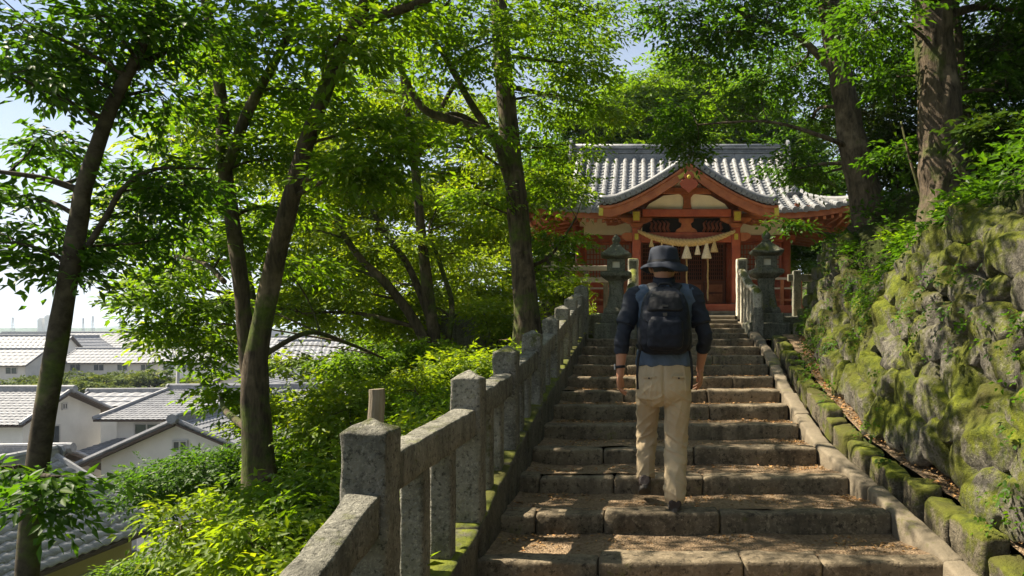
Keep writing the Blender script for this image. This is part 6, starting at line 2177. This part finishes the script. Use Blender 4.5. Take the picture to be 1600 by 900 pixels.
# shirt: torso with hem and collar
def shirt_fold(p):
    h = 0.005 * mn.noise(Vector((p.x * 9, p.y * 9, p.z * 16))) + 0.006 * (math.exp(-(mn.noise(Vector((p.x * 12 + p.z * 8, p.y * 10, p.z * 6))) / 0.14) ** 2) - 0.3)
    if p.z < -0.08: h += 0.006 * math.sin(p.x * 55 + 3 * mn.noise(p * 7)) * min(1, (-0.08 - p.z) / 0.12)
    return h
b = MB()
ell(b, [(0.112, 5.085, -0.245, 0.192, 0.135), (0.113, 5.085, -0.20, 0.190, 0.132), (0.114, 5.09, -0.12, 0.180, 0.124), (0.115, 5.095, -0.02, 0.182, 0.124), (0.115, 5.105, 0.10, 0.198, 0.130), (0.115, 5.11, 0.18, 0.205, 0.122), (0.115, 5.115, 0.235, 0.175, 0.100), (0.116, 5.122, 0.285, 0.105, 0.078), (0.117, 5.13, 0.325, 0.070, 0.070)], 28, 2.3)
for s in (-1, 1):
    limb(b, [SH[s] + Vector((-s * 0.13, 0.01, 0.035)), SH[s] + Vector((-s * 0.035, 0, 0.008)), SH[s] + Vector((s * 0.012, 0, -0.05))], [0.066, 0.075, 0.070])
remesh('shirt', b, M['shirt'], man, 0.008, 5, shirt_fold)
b = MB()
b.rings([[(0.117 + q * math.cos(2 * math.pi * k / 28), 5.128 + q * 1.05 * math.sin(2 * math.pi * k / 28), z_ + 0.012 * math.sin(2 * math.pi * k / 28)) for k in range(28)] for q, z_ in ((0.076, 0.300), (0.078, 0.335), (0.073, 0.366), (0.068, 0.363), (0.068, 0.30))], caps=False)
b.build('collar', M['sleeve'], man, smooth=True)
# loose short sleeves and tight three quarter sleeves
def sleeve_fold(p):
    return 0.004 * mn.noise(p * 14) + 0.006 * (math.exp(-(mn.noise(Vector((p.x * 8, p.y * 8, p.z * 15 + p.x * 6))) / 0.14) ** 2) - 0.3)
for s in (-1, 1):
    b = MB()
    mid = SH[s].lerp(ELB[s], 0.72)
    limb(b, [SH[s] + Vector((-s * 0.045, 0.0, 0.030)), SH[s] + Vector((s * 0.008, 0, 0.0)), SH[s].lerp(ELB[s], 0.35), mid + Vector((s * 0.004, -0.004, 0))], [0.064, 0.070, 0.066, 0.070], 18)
    remesh('short_sleeve', b, M['sleeve'], man, 0.007, 3, sleeve_fold)
    b = MB()
    limb(b, [SH[s].lerp(ELB[s], 0.5), ELB[s] + Vector((0, -0.006, 0)), ELB[s].lerp(WR[s], 0.30), ELB[s].lerp(WR[s], 0.50)], [0.056, 0.050, 0.049, 0.047], 16)
    remesh('inner_sleeve', b, M['sleeve'], man, 0.006, 2, sleeve_fold)

# trousers
def ridge(v):
    """sharp crease: narrow raised line where the noise crosses zero"""
    return math.exp(-(mn.noise(v) / 0.13) ** 2)


def trouser_fold(p):
    h = 0.004 * mn.noise(Vector((p.x * 10, p.y * 10, p.z * 14)))
    kn = math.exp(-((p.z + 0.80) / 0.12) ** 2) + 0.8 * math.exp(-((p.z + 1.08) / 0.09) ** 2) + 0.9 * math.exp(-((p.z + 0.50) / 0.09) ** 2) + 0.25
    sx = -1 if p.x < 0.113 else 1
    h += 0.0075 * kn * (ridge(Vector((p.x * 5 * sx, p.y * 6, p.z * 13 + p.x * 9 * sx))) - 0.3)
    h += 0.0045 * (ridge(Vector((p.x * 17, p.y * 14, p.z * 4 + 3))) - 0.25)
    h += 0.0015 * mn.noise(p * 45)
    if p.z > -0.60: h -= 0.009 * math.exp(-((p.x - 0.113) / 0.009) ** 2) * (1 if p.y < 5.07 else 0.4)
    return h


b = MB()
ell(b, [(0.113, 5.085, -0.225, 0.178, 0.120), (0.113, 5.08, -0.27, 0.182, 0.128), (0.113, 5.075, -0.36, 0.192, 0.140), (0.113, 5.072, -0.41, 0.192, 0.138), (0.113, 5.075, -0.46, 0.182, 0.120), (0.113, 5.078, -0.50, 0.150, 0.09), (0.113, 5.08, -0.525, 0.10, 0.06)], 26, 2.3)
limb(b, [HIP[-1] + Vector((0, 0.0, 0)), HIP[-1].lerp(KNE[-1], 0.45) + Vector((-0.004, 0.0, 0)), KNE[-1], KNE[-1].lerp(ANK[-1], 0.45), ANK[-1] + Vector((0.004, -0.005, 0.02)), ANK[-1] + Vector((0.004, -0.008, -0.012))], [0.096, 0.086, 0.073, 0.069, 0.066, 0.066], 18)
limb(b, [HIP[1], HIP[1].lerp(KNE[1], 0.45) + Vector((0.004, 0, 0)), KNE[1], KNE[1].lerp(ANK[1], 0.45), ANK[1] + Vector((0, 0, 0.03)), ANK[1] + Vector((0, 0, 0.004))], [0.100, 0.091, 0.079, 0.076, 0.074, 0.073], 18)
tr = remesh('trousers', b, M['khaki'], man, 0.006, 9, trouser_fold)
for s in (-1, 1):   # welt pockets at the back
    b = MB(); b.beam((0.113 + s * 0.055, 4.938, -0.315), (0.113 + s * 0.145, 4.962, -0.318), 0.012, 0.010)
    b.build('pocket_welt', M['khaki'], tr)
    b = MB(); b.tube([(0.113 + s * 0.10, 4.936, -0.325), (0.113 + s * 0.10, 4.948, -0.325)], 0.006, 10)
    b.build('pocket_button', M['boot'], tr)
# boots
def boot(ank, toe_dir, pitch, nm='boot'):
    root_m = Matrix.Translation(ank) @ Matrix.Rotation(pitch, 4, 'X')
    b = MB(root_m)
    secs = [(-0.085, -0.030, 0.038, 0.042), (-0.060, -0.024, 0.044, 0.052), (-0.02, -0.020, 0.045, 0.058), (0.04, -0.040, 0.045, 0.040), (0.10, -0.052, 0.048, 0.030), (0.15, -0.056, 0.044, 0.026), (0.185, -0.060, 0.028, 0.020)]
    rr_ = []
    for y_, z_, rx_, rz_ in secs:
        rr_.append([(rx_ * math.cos(2 * math.pi * k / 18), y_, z_ + rz_ * math.sin(2 * math.pi * k / 18)) for k in range(18)])
    b.rings(rr_)
    b.tube([(0, -0.025, -0.03), (0, -0.02, 0.05)], [0.045, 0.044], 16)
    o = remesh(nm, b, M['boot'], man, 0.006, 3, lambda p: 0.002 * mn.noise(p * 40))
    b = MB(root_m)
    pl = []
    for k in range(26):
        a = 2 * math.pi * k / 26
        y_ = 0.05 + 0.145 * math.sin(a)
        w_ = 0.047 * (1.0 if math.sin(a) > -0.2 else 0.92) + 0.004 * math.sin(a)
        pl.append((w_ * math.copysign(abs(math.cos(a)) ** 0.7, math.cos(a)), y_))
    b.rings([[(x_ * q, 0.05 + (y_ - 0.05) * q, z_) for x_, y_ in pl] for q, z_ in ((0.95, -0.087), (1.0, -0.080), (1.0, -0.060), (0.96, -0.056))])
    b.build('sole', M['sole'], o)
    return o
boot(Vector((0.188, 5.005, -1.222 + 0.087)), 1, 0.0)
boot(Vector((-0.016, 5.335, -1.20 + 0.125)), 1, -0.38)
# watch
b = MB(); w = WR[-1]
b.tube([w + Vector((0.001, -0.004, 0.022)), w + Vector((0, -0.002, 0.040))], [0.034, 0.0345], 18)
wt_ = b.build('wrist_watch', M['packb'], man, smooth=True)
b = MB(); b.box(w.x - 0.042, w.x - 0.032, w.y - 0.018, w.y + 0.018, w.z + 0.012, w.z + 0.050)
b.build('watch_case', M['steelc'], wt_, bevel=0.003)

# ---------------------------------------------------------------- backpack
bp = empty('backpack', (0.118, 4.90, -0.18), 'black and navy daypack on the back of the walking person', 'backpack')
def pack_fold(p):
    return 0.005 * mn.noise(Vector((p.x * 16 + p.z * 10, p.y * 10, p.z * 9))) + 0.003 * mn.noise(p * 40)
b = MB()
cx_ = 0.118
ell(b, [(cx_, 4.935, -0.165, 0.105, 0.06), (cx_, 4.925, -0.15, 0.145, 0.082), (cx_, 4.915, -0.10, 0.168, 0.105), (cx_, 4.912, 0.0, 0.173, 0.110), (cx_, 4.918, 0.10, 0.166, 0.105), (cx_, 4.93, 0.18, 0.152, 0.092), (cx_, 4.945, 0.24, 0.128, 0.075), (cx_, 4.96, 0.275, 0.085, 0.050), (cx_, 4.97, 0.29, 0.05, 0.03)], 28, 2.6)
mainp = remesh('main_compartment', b, M['pack'], bp, 0.007, 3, pack_fold)
b = MB()
ell(b, [(cx_, 4.828, -0.135, 0.09, 0.030), (cx_, 4.812, -0.11, 0.115, 0.040), (cx_, 4.804, -0.03, 0.12, 0.042), (cx_, 4.81, 0.05, 0.112, 0.036), (cx_, 4.827, 0.085, 0.09, 0.022)], 22, 2.8)
remesh('front_pocket', b, M['pack'], bp, 0.007, 2, pack_fold)
b = MB()
ell(b, [(cx_, 4.852, 0.115, 0.115, 0.030), (cx_, 4.846, 0.13, 0.118, 0.040), (cx_, 4.872, 0.21, 0.105, 0.040), (cx_, 4.91, 0.255, 0.085, 0.03)], 22, 2.6)
remesh('top_pocket', b, M['packb'], bp, 0.007, 2, pack_fold)
for s in (-1, 1):
    b = MB()
    ell(b, [(cx_ + s * 0.15, 4.93, -0.14, 0.022, 0.05), (cx_ + s * 0.158, 4.925, -0.08, 0.026, 0.06), (cx_ + s * 0.158, 4.925, 0.02, 0.02, 0.058)], 14)
    b.build('side_pocket', M['packb'], bp, smooth=True)
    # shoulder strap over the shoulder
    b = MB()
    pts = [(cx_ + s * 0.055, 4.975, 0.235), (cx_ + s * 0.075, 5.01, 0.285), (cx_ + s * 0.095, 5.09, 0.312), (cx_ + s * 0.11, 5.18, 0.285), (cx_ + s * 0.12, 5.235, 0.20), (cx_ + s * 0.13, 5.245, 0.08), (cx_ + s * 0.16, 5.18, -0.06), (cx_ + s * 0.185, 5.05, -0.12), (cx_ + s * 0.15, 4.96, -0.13)]
    p_, r_ = smooth_path([Vector(p) for p in pts], [0.034, 0.034, 0.034, 0.034, 0.032, 0.028, 0.014, 0.012, 0.012], 5)
    b.tube(p_, r_, 10, ell=0.28, up=(1, 0, 0))
    b.build('shoulder_strap', M['packb'], bp, smooth=True)
    # compression strap, zip and hanging strap end
    b = MB(); b.tube([(cx_ + s * 0.155, 4.90, 0.06), (cx_ + s * 0.14, 4.845, 0.07), (cx_ + s * 0.112, 4.822, 0.045)], 0.008, 6, ell=0.4)
    b.build('compression_strap', M['packb'], bp, smooth=True)
    b = MB(); b.tube([(cx_ + s * 0.16, 4.96, -0.12), (cx_ + s * 0.178, 4.95, -0.20), (cx_ + s * 0.185, 4.95, -0.31), (cx_ + s * 0.18, 4.955, -0.40)], [0.008] * 4, 6, ell=0.4)
    b.build('hanging_strap', M['packb'], bp, smooth=True)
b = MB()
p_, r_ = smooth_path([Vector(p) for p in ((cx_ - 0.115, 4.85, 0.08), (cx_ - 0.09, 4.86, 0.19), (cx_, 4.868, 0.232), (cx_ + 0.09, 4.86, 0.19), (cx_ + 0.115, 4.85, 0.08))], [0.004] * 5, 6)
b.tube(p_, r_, 6)
b.build('zip', M['steelc'], mainp, smooth=True)
b = MB()
p_, r_ = smooth_path([Vector(p) for p in ((cx_ - 0.045, 4.955, 0.275), (cx_ - 0.03, 4.945, 0.305), (cx_ + 0.03, 4.945, 0.305), (cx_ + 0.045, 4.955, 0.275))], [0.009] * 4, 5)
b.tube(p_, r_, 8)
b.build('grab_handle', M['packb'], bp, smooth=True)
for z_ in (0.10, 0.155):
    b = MB(); b.box(cx_ - 0.013, cx_ + 0.013, 4.790, 4.803, z_ - 0.010, z_ + 0.010) if z_ < 0.12 else b.box(cx_ - 0.02, cx_ + 0.02, 4.803, 4.815, z_ - 0.006, z_ + 0.006)
    b.build('small_tag', M['sole'], bp)

# ---------------------------------------------------------------- summer haze over the plain (sky outside)
hz = bpy.data.materials.new('summer_haze')
hz.use_nodes = True
hn = hz.node_tree.nodes
hn.remove(hn["Principled BSDF"])
pv = hn.new("ShaderNodeVolumePrincipled")
pv.inputs["Color"].default_value = (0.66, 0.76, 0.90, 1)
pv.inputs["Density"].default_value = 0.00022
pv.inputs["Anisotropy"].default_value = 0.2
hz.node_tree.links.new(pv.outputs[0], hn["Material Output"].inputs["Volume"])
m = MB(); m.box(-9100, 9100, -500, 9100, -10.5, 46)
tag(m.build('haze', hz), 'pale summer haze over the plain', kind='stuff')
